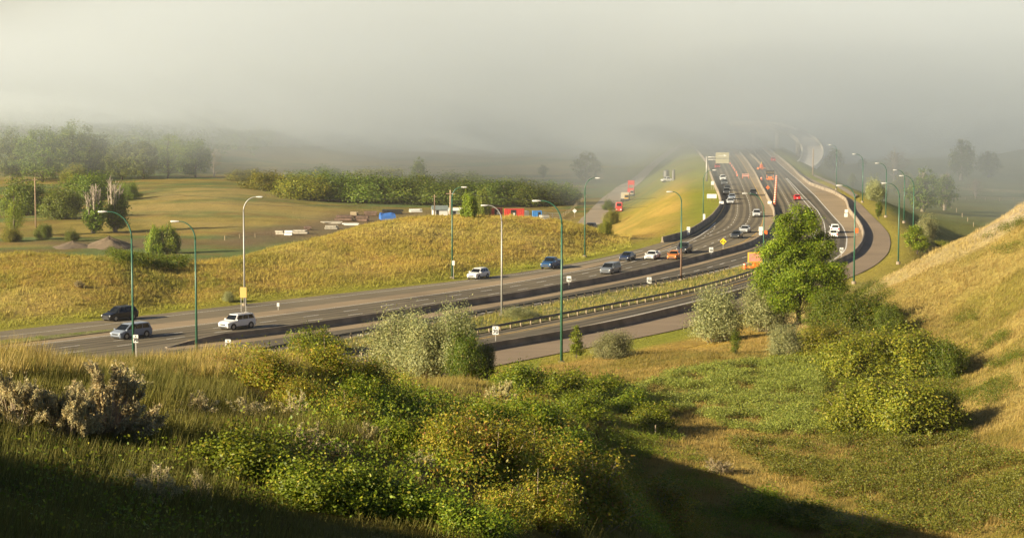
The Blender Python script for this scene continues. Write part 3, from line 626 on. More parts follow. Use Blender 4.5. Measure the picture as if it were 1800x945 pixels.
def make_tree(kind, h, crown, seed, n_cl, per, cl_r, leaf_scale=1.0, trunk_r=0.2, bark=None, name='tree', bare=0, lean=(0, 0), hollow=0.45, fan=0):
    """crown: ellipsoids (x, y, z, rx, ry, rz) as fractions of h; limbs run from the trunk to the leaf clumps"""
    rg = np.random.default_rng(seed); e = empty(name, (0, 0, 0)); cols, wts, L, W = KIND[kind]
    B = np.array(crown, float) * h; vol = B[:, 3] * B[:, 4] * B[:, 5]; k = rg.choice(len(B), n_cl, p=vol ** 0.75 / (vol ** 0.75).sum())
    d = unit(rg.normal(size=(n_cl, 3))); r = rg.uniform(hollow, 1.0, n_cl) ** 0.6
    cc = B[k, :3] + d * r[:, None] * B[k, 3:] * (1 + rg.normal(0, 0.09, (n_cl, 1)))
    cc[:, 2] = np.maximum(cc[:, 2], 0.25)
    rad = cl_r * rg.uniform(0.6, 1.35, n_cl)
    p = cc[:, None] + np.clip(rg.normal(0, 0.55, (n_cl, per, 3)), -1.3, 1.3) * rad[:, None, None] * np.array([1, 1, 0.75]); c = p.reshape(-1, 3)
    V, f = leaf_quads(c, L * leaf_scale, W * leaf_scale, rg, out=c - np.array([lean[0] * h, lean[1] * h, h * 0.45]))
    mb = MB(); top = max(B[:, 2] + B[:, 5] * 0.6); T = [np.array([lean[0] * h * t + rg.normal(0, 0.008) * h, lean[1] * h * t + rg.normal(0, 0.008) * h, top * t]) for t in np.linspace(0, 1, 7)]
    T[0][2] = -0.4; mb.tube(T, [trunk_r * q for q in (1.35, 1.0, 0.8, 0.62, 0.45, 0.28, 0.1)], 9)
    def limb(tgt, r0):
        z0 = max(0.1, min(0.85, tgt[2] / top - rg.uniform(0.12, 0.35))); j = z0 * 6; i0 = int(j); s0 = T[i0] + (T[min(i0 + 1, 6)] - T[i0]) * (j - i0)
        m_ = s0 * 0.5 + tgt * 0.5 + np.array([0, 0, -0.02 * h]) + rg.normal(0, 0.015, 3) * h
        mb.tube([s0, m_, tgt], [r0, r0 * 0.6, r0 * 0.18], 5, cap=False)
    for i in rg.permutation(n_cl)[:min(n_cl, 46)]: limb(cc[i], trunk_r * rg.uniform(0.16, 0.34))
    for i in range(bare):
        k2 = rg.integers(len(B)); d2 = unit(rg.normal(size=(1, 3)))[0]; d2[2] = abs(d2[2]) + 0.4; limb(B[k2, :3] + d2 * B[k2, 3:] * rg.uniform(0.9, 1.25), trunk_r * rg.uniform(0.12, 0.24))
    for i in range(fan):                       # bare upright limbs rising out of the crown
        a_ = rg.uniform(0, math.tau); r_ = rg.uniform(.02, .17) * h; e_ = np.array([math.cos(a_) * r_, math.sin(a_) * r_, h * rg.uniform(.68, 1.02)]); s0 = T[1] * .6; m_ = s0 * .5 + e_ * .5 + np.array([e_[0] * .25, e_[1] * .25, 0])
        mb.tube([s0, m_, e_], [trunk_r * .45, trunk_r * .32, trunk_r * .12], 5, cap=False)
        for _ in range(3):
            q0 = m_ + (e_ - m_) * rg.uniform(.1, .8); mb.tube([q0, q0 + np.array([rg.normal(0, .05), rg.normal(0, .05), rg.uniform(.08, .16)]) * h], [trunk_r * .2, trunk_r * .08], 4, cap=False)
    mb.build('trunk', bark or M_BARK, e, smooth=True)
    np_mesh('crown', V, f, M_LEAF, e, pick_cols(len(c), cols, wts, rg, np.repeat(rg.uniform(0.75, 1.25, n_cl), per)))
    return e

FIRST = {}
def put(key, maker, loc, rz, sc, label, cat, group=None, name=None):
    """the first of a kind is the built one, the next are copies of it and its parts"""
    if key not in FIRST: FIRST[key] = o = maker()
    else: o = copy_tree(FIRST[key])
    o.location = tuple(map(float, loc)); o.rotation_euler = (0, 0, rz); o.scale = sc if hasattr(sc, '__len__') else (sc, sc, sc)
    for k in ('label', 'category', 'group'):
        if k in o: del o[k]
    if name: o.name = name
    return tag(o, label, cat, group)
def size_at(loc): return F / loc[1]        # pixels (of the 1800 wide photo) to the metre

# makers of the repeated kinds (unit sizes: half width w, height h)
SHRUB = {
    'snowberry': [lambda s=s: make_shrub('snowberry', 1.1, 1.15, 120, 85, 0.085, s) for s in (11, 12, 13)],
    'rose': [lambda s=s: make_shrub('rose', 1.15, 1.5, 130, 75, 0.085, s, wild=0.28, stems=30) for s in (21, 22, 23)],
    'red': [lambda s=s: make_shrub('red', 0.9, 1.5, 80, 60, 0.08, s, wild=0.35, stems=30) for s in (31,)],
    'silver': [lambda s=s: make_shrub('silver', 2.6, 4.6, 330, 80, 0.26, s, 1.45, stems=40, stem_r=0.05, wild=0.1) for s in (41, 42)],
    'dark': [lambda s=s: make_shrub('dark', 3.0, 3.6, 300, 80, 0.22, s, 1.25, stems=44, stem_r=0.045, wild=0.3) for s in (51, 52)],
    'olive': [lambda s=s: make_shrub('olive', 3.0, 4.0, 320, 85, 0.22, s, 1.35, stems=44, stem_r=0.045, wild=0.3) for s in (61, 62)],
    'sage': [lambda s=s: make_sage(0.95, 1.25, s) for s in (71, 72)],
    'drysage': [lambda s=s: make_sage(0.6, 1.0, s, 34, 0.25) for s in (81, 82)],
}
SIZE = {'snowberry': (1.1, 1.15), 'rose': (1.15, 1.75), 'red': (0.9, 1.8), 'silver': (2.6, 4.9), 'dark': (3.0, 3.8), 'olive': (3.0, 4.2), 'sage': (0.95, 1.35), 'drysage': (0.6, 1.1)}
CNT = {}
def shrub(kind, px, py, wpx, hpx, label, cat='shrub', group=None, name='shrub', Y=None, z=None, sink=0.06):
    loc = hit(px, py) if Y is None else np.append(PD(px, py, Y)[:2], 0)
    if Y is not None: loc[2] = on(loc[0], loc[1])
    s = size_at(loc); w, h = SIZE[kind]; i = CNT.get(kind, 0); CNT[kind] = i + 1; v = i % len(SHRUB[kind])
    sx, sz = wpx / s / (2 * w), hpx / s / h
    loc[2] -= sink
    return put((kind, v), SHRUB[kind][v], loc, 0.0 if i < 1 else (i * 2.39996) % 6.283, (sx, sx, sz), label, cat, group, name)
# ---------------------------------------------------------------- shrubs one can point at
G_S = 'shrubs on the near slope'; G_G = 'sagebrush on the near slope'; G_V = 'big bushes in the small valley'
S = shrub
for a_ in [
    ('sage', 190, 765, 190, 160, 'biggest pale sagebrush, broad and twiggy, on the grassy slope'),
    ('sage', 120, 770, 120, 120, 'pale sagebrush leaning against the left side of the biggest one'),
    ('sage', 25, 755, 150, 135, 'pale sagebrush cut off by the left edge of the photo'),
    ('sage', 232, 775, 50, 62, 'small upright sagebrush just right of the biggest one'),
    ('drysage', 340, 735, 95, 60, 'dry grey brush with bare forked twigs right of the big sagebrush'),
    ('sage', 225, 690, 80, 50, 'low pinkish grey sagebrush near the top of the grassy slope'),
    ('drysage', 440, 735, 90, 55, 'grey dry brush half in shade midway along the slope'),
    ('drysage', 520, 730, 60, 60, 'small grey dry brush in front of the yellow leaved thicket'),
    ('drysage', 275, 880, 110, 90, 'bare tan brush with tall sunlit stalks in the dark corner'),
    ('drysage', 352, 880, 50, 75, 'thin tan stalk brush catching light in the dark lower slope'),
    ('drysage', 215, 850, 30, 35, 'tiny sunlit tuft of brush in the dark lower slope'),
    ('drysage', 545, 790, 90, 60, 'grey brush with sunlit tips on the shaded middle slope'),
    ('sage', 655, 790, 75, 65, 'straw coloured feathery brush in the middle of the slope'),
    ('drysage', 600, 800, 60, 40, 'low grey brush beside the feathery straw coloured one'),
    ('sage', 880, 720, 70, 60, 'bright silver sagebrush standing alone among green shrubs'),
    ('drysage', 735, 840, 90, 60, 'dull grey brush deep in shade below the yellowing thicket'),
    ('drysage', 1262, 835, 60, 40, 'grey brush in the shaded hollow right of the thicket'),
]: S(a_[0], a_[1], a_[2], a_[3] * 1.1, a_[4] * .98, a_[5], cat='sagebrush', group=G_G, name='sagebrush')
for a_ in [
    ('rose', 470, 680, 110, 70, 'yellow green thicket at the brow of the slope left of the middle'),
    ('rose', 560, 665, 130, 75, 'broad olive thicket at the brow below the silver bushes'),
    ('snowberry', 555, 625, 90, 42, 'bright green bush on the skyline of the near brow'),
    ('rose', 640, 690, 110, 70, 'rusty green thicket right of the broad olive one'),
    ('rose', 520, 715, 90, 60, 'loose yellowish bush below the olive thicket on the brow'),
    ('snowberry', 640, 720, 90, 55, 'vivid green rounded bush below the brow thicket'),
    ('rose', 610, 745, 80, 60, 'yellow leaved spindly bush above the straw coloured brush'),
    ('red', 400, 655, 60, 40, 'small reddish bush at the brow near the speed sign'),
    ('snowberry', 430, 840, 180, 80, 'dark green bush in the shade left of the sunlit leafy row'),
    ('snowberry', 560, 890, 170, 80, 'green bush at the left end of the sunlit leafy row'),
    ('snowberry', 650, 900, 150, 85, 'yellow lit green bush in the lower middle leafy row'),
    ('snowberry', 740, 920, 150, 75, 'lit leafy green bush low in the middle of the slope'),
    ('snowberry', 830, 955, 150, 75, 'leafy green bush at the bottom edge left of the golden thicket'),
    ('snowberry', 700, 800, 100, 60, 'green bush between straw brush and the tall rose thicket'),
    ('rose', 790, 830, 120, 110, 'tall reddish green thicket left of the golden thicket'),
    ('red', 830, 830, 100, 105, 'tall thicket with reddish leaves behind the golden thicket'),
    ('rose', 880, 850, 150, 120, 'wide yellow green thicket in the centre of the slope'),
    ('rose', 960, 860, 140, 110, 'olive yellow thicket joining the golden one at its back'),
    ('rose', 1040, 920, 170, 130, 'golden green thicket largest of those near the bottom edge'),
    ('rose', 1150, 930, 150, 95, 'golden thicket tapering down to the shaded hollow'),
    ('rose', 960, 930, 130, 110, 'yellow green thicket in front of the largest golden one'),
    ('rose', 880, 930, 110, 85, 'olive thicket at the bottom left of the largest golden one'),
    ('snowberry', 930, 770, 130, 70, 'deep green bush on the shoulder of the slope'),
    ('snowberry', 860, 765, 110, 60, 'green bush under the bright silver sagebrush'),
    ('snowberry', 1000, 815, 120, 60, 'green bush at the edge where the slope drops away'),
    ('rose', 990, 780, 80, 50, 'small yellowish bush on the edge above the shaded hollow'),
    ('snowberry', 910, 690, 100, 48, 'green bush on the brow right of the dark tree'),
    ('snowberry', 980, 700, 110, 45, 'first bush of the green row running down into the valley'),
    ('snowberry', 1050, 702, 110, 42, 'second bush of the green row running down into the valley'),
    ('snowberry', 1100, 728, 100, 42, 'third bush of the green row running down into the valley'),
    ('snowberry', 1145, 752, 80, 40, 'last bush of the green row, nearest the wooden stake'),
    ('snowberry', 1010, 735, 100, 42, 'shaded bush between the green row and the slope'),
    ('snowberry', 1420, 925, 120, 42, 'yellow green bush lit at the bottom edge right of the thicket'),
    ('rose', 1510, 940, 150, 45, 'orange and yellow leaved bush at the bottom edge on the right'),
    ('snowberry', 1340, 910, 110, 45, 'green bush half in shade at the lower right'),
]: S(a_[0], a_[1], a_[2], a_[3] * 1.22, a_[4] * 1.1, a_[5], group=G_S)
for a_ in [
    ('dark', 1460, 578, 90, 66, 'dark green bush closest to the big bright tree'),
    ('dark', 1515, 582, 110, 72, 'dark green bush with flat top in front of the dry hill'),
    ('dark', 1562, 590, 60, 55, 'dark green bush touching the dry hillside'),
    ('olive', 1450, 622, 90, 52, 'low olive bush between the pale silver bush and the thicket'),
    ('olive', 1508, 670, 130, 88, 'tall olive bush leading the middle of the thicket'),
    ('olive', 1600, 668, 150, 92, 'broad pale green bush in the middle of the thicket'),
    ('dark', 1660, 665, 80, 70, 'dark bush on the right shoulder of the thicket'),
    ('olive', 1515, 762, 140, 98, 'front left bush of the thicket with sunlit yellow leaves'),
    ('olive', 1595, 768, 165, 104, 'largest round bush at the front of the thicket'),
    ('dark', 1655, 762, 90, 78, 'front right bush of the thicket casting shade on dry grass'),
    ('silver', 1262, 600, 105, 100, 'large silver grey bush left of the big bright tree'),
    ('silver', 1345, 582, 95, 98, 'large silver grey bush touching the big bright tree'),
    ('silver', 1382, 628, 70, 62, 'pale silver bush on the golden grass below the big tree'),
]: S(a_[0], a_[1], a_[2], a_[3] * (1.0 if a_[0] == 'silver' else 1.15), a_[4] * (1.0 if a_[0] == 'silver' else .98), a_[5], group=G_V)
S('silver', 1078, 637, 78, 52, 'small round silver bush beside the leafy sapling', Y=216)
S('silver', 700, 662, 125, 122, 'left half of the big silver bushes by the barrier', group='big silver bushes')
S('silver', 752, 664, 125, 118, 'middle of the big silver bushes by the barrier', group='big silver bushes')
S('silver', 800, 662, 88, 134, 'upper right one of the big silver bushes by the barrier', group='big silver bushes')
S('dark', 818, 668, 80, 84, 'dark green bush in the shade of the silver bushes')
S('dark', 852, 664, 50, 58, 'small dark bush right of the shaded one by the path')
S('silver', 915, 562, 70, 25, 'low silvery bush in the grassy median', Y=262)
S('silver', 402, 531, 22, 20, 'tiny grey bush at the foot of the yellow roadside hill')
S('sage', 140, 507, 24, 16, 'small grey bush in the middle of the yellow roadside hill')

# trees near the road
def tree(key, maker, loc, rz, sc, label, group=None, name='tree'): return put(key, maker, loc, rz, sc, label, 'tree', group, name)
big = hit(1405, 572); s = size_at(big)
hh = 214 / s
put('big', lambda: make_tree('cotton', hh, [(-.10, 0, .78, .10, .10, .15), (.06, 0, .86, .07, .07, .13), (-.21, 0, .58, .12, .12, .12), (-.05, .03, .62, .13, .13, .13), (.16, .03, .64, .12, .12, .12), (.27, 0, .43, .11, .11, .11), (.10, 0, .46, .13, .13, .12),
    (-.24, -.03, .38, .12, .12, .11), (-.07, -.08, .36, .14, .14, .11), (.16, -.06, .26, .13, .13, .11), (-.14, -.06, .20, .12, .12, .08), (-.02, 0, .95, .04, .04, .06), (.30, 0, .28, .07, .07, .07), (-.30, 0, .48, .05, .05, .06), (.0, .05, .5, .16, .16, .2)], 101, 620, 180, 0.7, 0.72, 0.24),
    big, 0, 1, 'big bright green tree rising in front of the highway curve', 'tree', None, 'tree')
sap = PD(1013, 640, 222); sap[2] = on(sap[0], sap[1]); put('sap', lambda: make_tree('cotton', 3.9, [(0, 0, .55, .17, .17, .36), (.05, 0, .3, .2, .2, .18), (0, 0, .88, .06, .06, .1)], 103, 90, 30, 0.28, 0.6, 0.05), sap, 0, 1, 'slim leafy sapling beside the nearest green lamp post', 'tree', None, 'tree')
jun = hit(1293, 623); put('jun', lambda: make_tree('dark', 45 / size_at(jun), [(0, 0, .45, .2, .2, .42), (0, 0, .8, .11, .11, .2)], 104, 70, 45, 0.3, 0.8, 0.07, name='juniper'), jun, 0, 1, 'small upright dark juniper on the golden grass', 'tree', None, 'juniper')
tr3 = P(1545, 385); put('sap2', lambda: make_tree('grove', 3.8, [(0, 0, .62, .16, .16, .36), (0, 0, .3, .14, .14, .15)], 105, 60, 36, 0.35, 0.4, 0.06), tr3, 0, 1, 'little young tree on the verge beside the wide path', 'tree', None, 'tree')
tr4 = hit(1612, 447, 300); put('tr4', lambda: make_tree('cotton', 52 / size_at(tr4), [(0, 0, .5, .38, .34, .36), (-.25, 0, .62, .22, .2, .2), (.2, 0, .32, .25, .22, .2), (-.1, 0, .82, .2, .2, .15)], 106, 150, 40, 0.5, 0.9, 0.1), tr4, 0, 1, 'leaning bright green tree behind the dry hill by the lamp posts', 'tree', None, 'tree')
# ---------------------------------------------------------------- grass and undergrowth nobody could count
def blades(X, Y, Z, k, h, w, lean, cols, rg, spread=0.06):
    """k blades round each point; h, w, lean per point"""
    n_ = len(X); m = n_ * k; rep = lambda a_: np.repeat(a_, k)
    bx = rep(X) + rg.normal(0, 1, m) * rep(spread * np.ones(n_)); by = rep(Y) + rg.normal(0, 1, m) * rep(spread * np.ones(n_)); bz = rep(Z) - 0.05
    th = rg.uniform(0, 2 * np.pi, m); H = rep(h) * rg.uniform(0.55, 1.25, m); W = rep(w) * 0.5
    ln_ = rep(lean) * H; a_ = rg.uniform(0, 2 * np.pi, m)
    dx, dy = np.cos(th) * W, np.sin(th) * W
    tx, ty = bx + np.cos(a_) * ln_ + 0.18 * H, by + np.sin(a_) * ln_ - 0.05 * H
    V = np.stack([np.stack([bx - dx, by - dy, bz], 1), np.stack([bx + dx, by + dy, bz], 1), np.stack([tx, ty, bz + H], 1)], 1).reshape(-1, 3)
    c = np.repeat(cols, k, 0) * rg.uniform(0.75, 1.3, (m, 1))
    return V, np.repeat(c, 3, 0)
V_ = [None]
def scatter(name, n_, box, keep, k, h, w, lean, label, seed, tint=None, tintw=0.35, gain=1.25, zfix=None, spread=0.08):
    rg = np.random.default_rng(seed); X = rg.uniform(box[0], box[1], n_); Y = rg.uniform(box[2], box[3], n_)
    Z, sd = terrain(X, Y, True); q = pxs(X, Y); V_[0] = CY - F * (np.tan(np.arctan2(Z - HC, Y) + PITCH)); ok = keep(X, Y, q, sd)
    X, Y, Z, sd = X[ok], Y[ok], Z[ok], sd[ok]
    if zfix is not None: Z = Z * 0 + zfix
    c = ground_colour(X, Y, sd) * gain
    if tint is not None:
        wv = np.clip(tintw + 0.5 * (fbm(X / 4, Y / 4, seed) - 0.5), 0, 1)[:, None]; c = c * (1 - wv) + np.array(tint)[rg.integers(0, len(tint), len(X))] * wv
    hs = h * (0.3 + 2.2 * np.clip(fbm(X / 3, Y / 3, seed + 2, 3) - .15, 0, 1) * fbm(X / .9, Y / .9, seed + 6, 2) * 1.25); V, C = blades(X, Y, Z, k, hs, np.full(len(X), w), np.full(len(X), lean), c, rg, spread)
    o = np_mesh(name, V, np.arange(len(V)).reshape(-1, 3), M_GRASS, None, C); return tag(o, label, 'grass', kind='stuff')
ST = [(0.42, 0.325, 0.12), (0.37, 0.28, 0.085), (0.33, 0.24, 0.05)]
GR = [(0.11, 0.12, 0.025), (0.15, 0.145, 0.03), (0.2, 0.17, 0.04)]
inview = lambda q: (q > -250) & (q < 2050)
scatter('grass', 150000, (-30, 16, 18, 84), lambda X, Y, q, sd: inview(q) & (q < 1300) & (V_[0] > 640) & ((q < 420) | (fbm(X / 3, Y / 3, 88) > .45)), 5, 0.42, 0.017, 0.3, 'olive green grass on the near slope', 301, GR, 0.65, 0.9)
scatter('grass', 110000, (-30, 4, 30, 80), lambda X, Y, q, sd: (q > -250) & (q < 600) & (V_[0] < 665), 7, 0.46, 0.02, 0.25, 'tall straw grass along the brow of the near slope', 302, ST, 1.0, 1.75)
scatter('grass', 26000, (-8, 24, 70, 112), lambda X, Y, q, sd: (q >= 600) & (q < 1000), 5, 0.4, 0.022, 0.3, 'dry grass on the right end of the brow', 303, ST, 0.4, 1.15)
scatter('grass', 110000, (-3, 58, 96, 228), lambda X, Y, q, sd: (q > 880) & (q < 2000) & (sd > 1.5) & (Y > 100) & (Y < 226 - 40 * (q < 950)), 4, 0.42, 0.035, 0.35, 'golden grass on the floor of the small valley', 304, ST, 0.3, 1.2)
scatter('grass', 90000, (24, 100, 150, 300), lambda X, Y, q, sd: (q > 1380) & (q < 2050) & (sd > 1.2), 4, 0.42, 0.04, 0.35, 'straw coloured grass on the dry hillside', 305, ST, 0.5, 1.15)
scatter('grass', 110000, (-90, 36, 246, 440), lambda X, Y, q, sd: (q > -150) & (q < 1110) & (sd > 2.5) & (X < 30), 5, 0.55, 0.06, 0.3, 'yellow grass on the long hill behind the highway', 306, ST + GR, 0.25, 1.2)
scatter('grass', 30000, (-50, 90, 160, 440), lambda X, Y, q, sd: inview(q) & (sd > 0.4) & (sd < 9) & ((Y > 245) | (q > 860)), 5, 0.22, 0.05, 0.4, 'short green grass verge along the roads', 307, [(0.13, 0.16, 0.03), (0.2, 0.19, 0.04)], 0.5, 1.2)
def in_poly(poly): return lambda X, Y, q, sd: poly_sd(np.stack([X, Y], 1), poly) < -0.5
scatter('grass', 60000, (med_poly[:, 0].min(), med_poly[:, 0].max(), med_poly[:, 1].min(), med_poly[:, 1].max()), in_poly(med_poly), 5, 0.6, 0.04, 0.3, 'yellow and green grass in the median', 308, ST + GR + [(0.13, 0.16, 0.03)] * 3, 0.9, 1.2, 0.12)
scatter('grass', 16000, (gore_poly[:, 0].min(), gore_poly[:, 0].max(), gore_poly[:, 1].min(), gore_poly[:, 1].max()), in_poly(gore_poly), 5, 0.2, 0.04, 0.3, 'short grass on the strip beside the ramp', 309, [(0.12, 0.17, 0.03)], 0.9, 1.2, 0.1)

def cover(name, polys, dens, kind, label, seed, hmax, per=26, scale=1.0, r=0.26, wild=0.0, cols=None, y0=14):
    """leafy clumps over the ground inside outlines given on the photo"""
    rg = np.random.default_rng(seed); Vs, Cs = [], []
    c_, w_, L, W = KIND[kind]; c_ = cols or c_
    for pl in polys:
        g_ = np.array([hit(a_, b_, y0)[:2] for a_, b_ in pl]); lo, hi = g_.min(0), g_.max(0); n_ = int((hi - lo).prod() * dens)
        p = rg.uniform(lo, hi, (n_, 2)); sd_ = poly_sd(p, g_); e = fbm(p[:, 0] / 2.5, p[:, 1] / 2.5, seed); p = p[(sd_ < 1.5 * (e - 0.5)) & (fbm(p[:, 0] / 1.9, p[:, 1] / 1.9, seed + 5, 3) > 0.46)]
        if not len(p): continue
        z, sd2 = terrain(p[:, 0], p[:, 1], True); k_ = sd2 > 1; p, z = p[k_], z[k_]
        top = hmax * (0.35 + 0.9 * fbm(p[:, 0] / 2.2, p[:, 1] / 2.2, seed + 9))
        n_ = len(p); c = np.stack([p[:, 0], p[:, 1], z], 1)[:, None] + rg.normal(0, 1, (n_, per, 3)) * r * np.array([1, 1, 0.5])
        c[..., 2] += top[:, None] * rg.uniform(0.35, 1.0 + wild, (n_, per)); c = c.reshape(-1, 3)
        V, f = leaf_quads(c, L * scale, W * scale, rg, up=0.7); Vs.append(V)
        patch = 0.75 + 0.5 * fbm(p[:, 0] / 1.3, p[:, 1] / 1.3, seed + 3); Cs.append(pick_cols(len(c), c_, w_[:len(c_)] if len(w_) >= len(c_) else [1] * len(c_), rg, np.repeat(patch * rg.uniform(0.85, 1.15, n_), per)))
    V = np.concatenate(Vs); o = np_mesh(name, V, np.arange(len(V)).reshape(-1, 4), M_LEAF, None, np.concatenate(Cs)); return tag(o, label, 'undergrowth', kind='stuff')
cover('undergrowth', [[(860, 700), (1000, 690), (1180, 765), (1330, 900), (1390, 945), (1100, 945), (980, 800)], [(560, 720), (700, 690), (900, 730), (980, 800), (1120, 945), (700, 945), (540, 860), (330, 830), (420, 770)]],
      9, 'snowberry', 'leafy green undergrowth between the bushes on the near slope', 401, 0.6, 20, 1.05)
cover('undergrowth', [[(380, 640), (560, 610), (700, 640), (720, 700), (600, 760), (450, 700)]], 9, 'rose', 'yellow green undergrowth on the brow', 402, 0.45, 20, 1.0)
cover('undergrowth', [[(0, 800), (250, 790), (480, 840), (560, 945), (0, 945)]], 6, 'snowberry', 'dark low undergrowth in the shaded lower left corner', 403, 0.4, 18, 0.8)
GC_ = [(0.115, 0.13, 0.035), (0.145, 0.155, 0.045), (0.09, 0.105, 0.024), (0.17, 0.14, 0.04)]
cover('undergrowth', [[(1080, 690), (1200, 655), (1330, 640), (1440, 640), (1455, 760), (1420, 772), (1300, 760), (1180, 720)]], 20, 'snowberry', 'grey green low shrubs carpeting the small valley', 404, 0.85, 18, 1.7, 0.26, cols=GC_)
cover('undergrowth', [[(1270, 785), (1450, 765), (1700, 775), (1800, 810), (1800, 945), (1640, 945), (1480, 885), (1350, 830)]], 20, 'snowberry', 'green and rusty low shrubs at the lower right', 405, 0.8, 17, 1.6, 0.26, cols=[(0.095, 0.11, 0.024), (0.125, 0.135, 0.03), (0.075, 0.09, 0.018), (0.17, 0.09, 0.04)])
cover('undergrowth', [[(1380, 600), (1420, 585), (1480, 600), (1480, 660), (1400, 650), (1350, 640)]], 12, 'olive', 'mixed low shrubs under the big silver bushes', 406, 0.6, 14, 1.4, 0.25)

cover('undergrowth', [[(760, 760), (880, 720), (1000, 760), (1130, 850), (1260, 945), (860, 945), (760, 860)]], 8, 'rose', 'yellowing thicket stems filling the middle of the near slope', 407, 1.0, 24, 1.0, wild=0.2)
cover('undergrowth', [[(1420, 580), (1470, 530), (1570, 530), (1600, 600), (1700, 620), (1700, 780), (1450, 780), (1430, 650)]], 7, 'dark', 'leafy growth filling the gaps between the big valley bushes', 408, 0.9, 20, 0.8, 0.35, y0=100)

cover('undergrowth', [[(1722, 424), (1760, 405), (1800, 384), (1802, 402), (1770, 416), (1732, 428)], [(1738, 448), (1790, 432), (1802, 438), (1762, 455)], [(1675, 570), (1700, 556), (1732, 551), (1722, 567)], [(1735, 562), (1760, 550), (1768, 560)], [(1680, 612), (1722, 594), (1768, 592), (1770, 606), (1700, 628)], [(1690, 695), (1735, 672), (1780, 668), (1792, 690), (1720, 724)], [(1740, 648), (1800, 618), (1802, 642), (1760, 658)]],
      12, 'dark', 'dark low shrubs in ragged patches on the dry hillside', 409, 0.9, 24, 0.8, 0.3, y0=120)

cover('undergrowth', [[(0, 452), (190, 455), (330, 470), (430, 452), (720, 390), (1000, 402), (1060, 424), (750, 485), (430, 518), (0, 562)]], .35, 'sage', 'grey green tufts dotted over the yellow hill', 410, 0.5, 26, 2.2, 0.35, cols=[(0.10, 0.10, 0.035), (0.14, 0.13, 0.055), (0.17, 0.13, 0.05), (0.08, 0.08, 0.02)], y0=235)

cover('undergrowth', [[(190, 443), (215, 448), (262, 457), (330, 465), (332, 474), (262, 474), (205, 464)]], 3, 'dark', 'dark scrub standing in for the shaded hollow in the crest of the yellow hill', 411, 1.7, 40, 2.0, 0.5, y0=270)  # dark leaf clumps in place of a real hollow and its shade
# ---------------------------------------------------------------- concrete barriers and guardrails
M_CONC = mat('weathered concrete', (0.23, 0.185, 0.13), 0.9, noise=(0.35, 0.4, 9), bump=(6, 0.3)); M_CONCD = mat('dirty concrete', (0.15, 0.125, 0.095), 0.9, noise=(0.7, 0.3), bump=(6, 0.3))
M_GPOST = mat('guardrail timber post', (0.25, 0.195, 0.12), 0.9, noise=(6, 0.3)); M_RAIL = mat('dull guardrail steel', (0.13, 0.125, 0.11), 0.6, 0.3, noise=(2, 0.2)); M_STEEL = mat('galvanised steel', (0.22, 0.215, 0.20), 0.5, 0.6, noise=(2, 0.2)); M_POST = mat('weathered timber post', (0.36, 0.28, 0.17), 0.9, noise=(6, 0.3)); M_DARKST = mat('dull dark steel', (0.09, 0.085, 0.08), 0.6, 0.5)
def sweep(name, pl, prof, m, parent=None, z=None, taper=None, joints=None):
    """a cross-section (offset to the left, height) carried along a line"""
    n_ = len(pl); t = np.gradient(pl, axis=0); t /= np.linalg.norm(t, axis=1)[:, None]; nr = np.stack([-t[:, 1], t[:, 0]], 1); k = len(prof); pr = np.array(prof)
    zz = np.zeros(n_) if z is None else z; tp = np.ones(n_) if taper is None else taper
    V = np.zeros((n_, k, 3)); V[..., :2] = pl[:, None] + nr[:, None] * pr[None, :, :1]; V[..., 2] = zz[:, None] + pr[None, :, 1] * tp[:, None]
    mb = MB(); mb.loft([list(map(tuple, r)) for r in V]); return mb.build(name, m, parent)
JERSEY = [(-0.30, -0.05), (-0.30, 0.08), (-0.17, 0.33), (-0.09, 0.84), (0.09, 0.84), (0.17, 0.33), (0.30, 0.08), (0.30, -0.05)]
def barrier(px, label, seg=None, prof=JERSEY, m=None, tp0=None):
    pl = line(px, 0, None, 4); e = empty('concrete_barrier', (0, 0, 0)); tag(e, label, 'barrier')
    L = np.r_[0, np.cumsum(np.linalg.norm(np.diff(pl, axis=0), axis=1))]
    tp = np.clip(0.12 + L / tp0, 0, 1) if tp0 else None
    sweep('body', pl, prof, m or M_CONC, e, taper=tp)
    return e
barrier(BARR, 'long concrete median barrier between the two directions of the highway', tp0=9)
barrier(BARR2, 'short concrete barrier at the far end of the work zone', m=M_CONC)
EB = [(1164, 426), (1204, 415.5), (1229, 401.5), (1251, 385.5), (1264, 369), (1268, 357), (1263, 341), (1255, 323), (1247, 300), (1242, 286), (1226, 267), (1204, 248)]
TALL = [(-0.30, -0.05), (-0.30, 0.1), (-0.18, 0.36), (-0.11, 1.08), (0.11, 1.08), (0.18, 0.36), (0.30, 0.1), (0.30, -0.05)]
barrier(EB, 'concrete edge barrier around the outside of the left curve', prof=TALL)
barrier(WALL, 'concrete barrier between the slip road and the wide path', prof=[(q, z * .78) for q, z in TALL])
RAILP = [(-0.05, 0.42), (-0.09, 0.50), (-0.03, 0.57), (-0.09, 0.64), (-0.05, 0.72), (-0.02, 0.72), (-0.05, 0.64), (0.0, 0.57), (-0.05, 0.50), (-0.02, 0.42)]
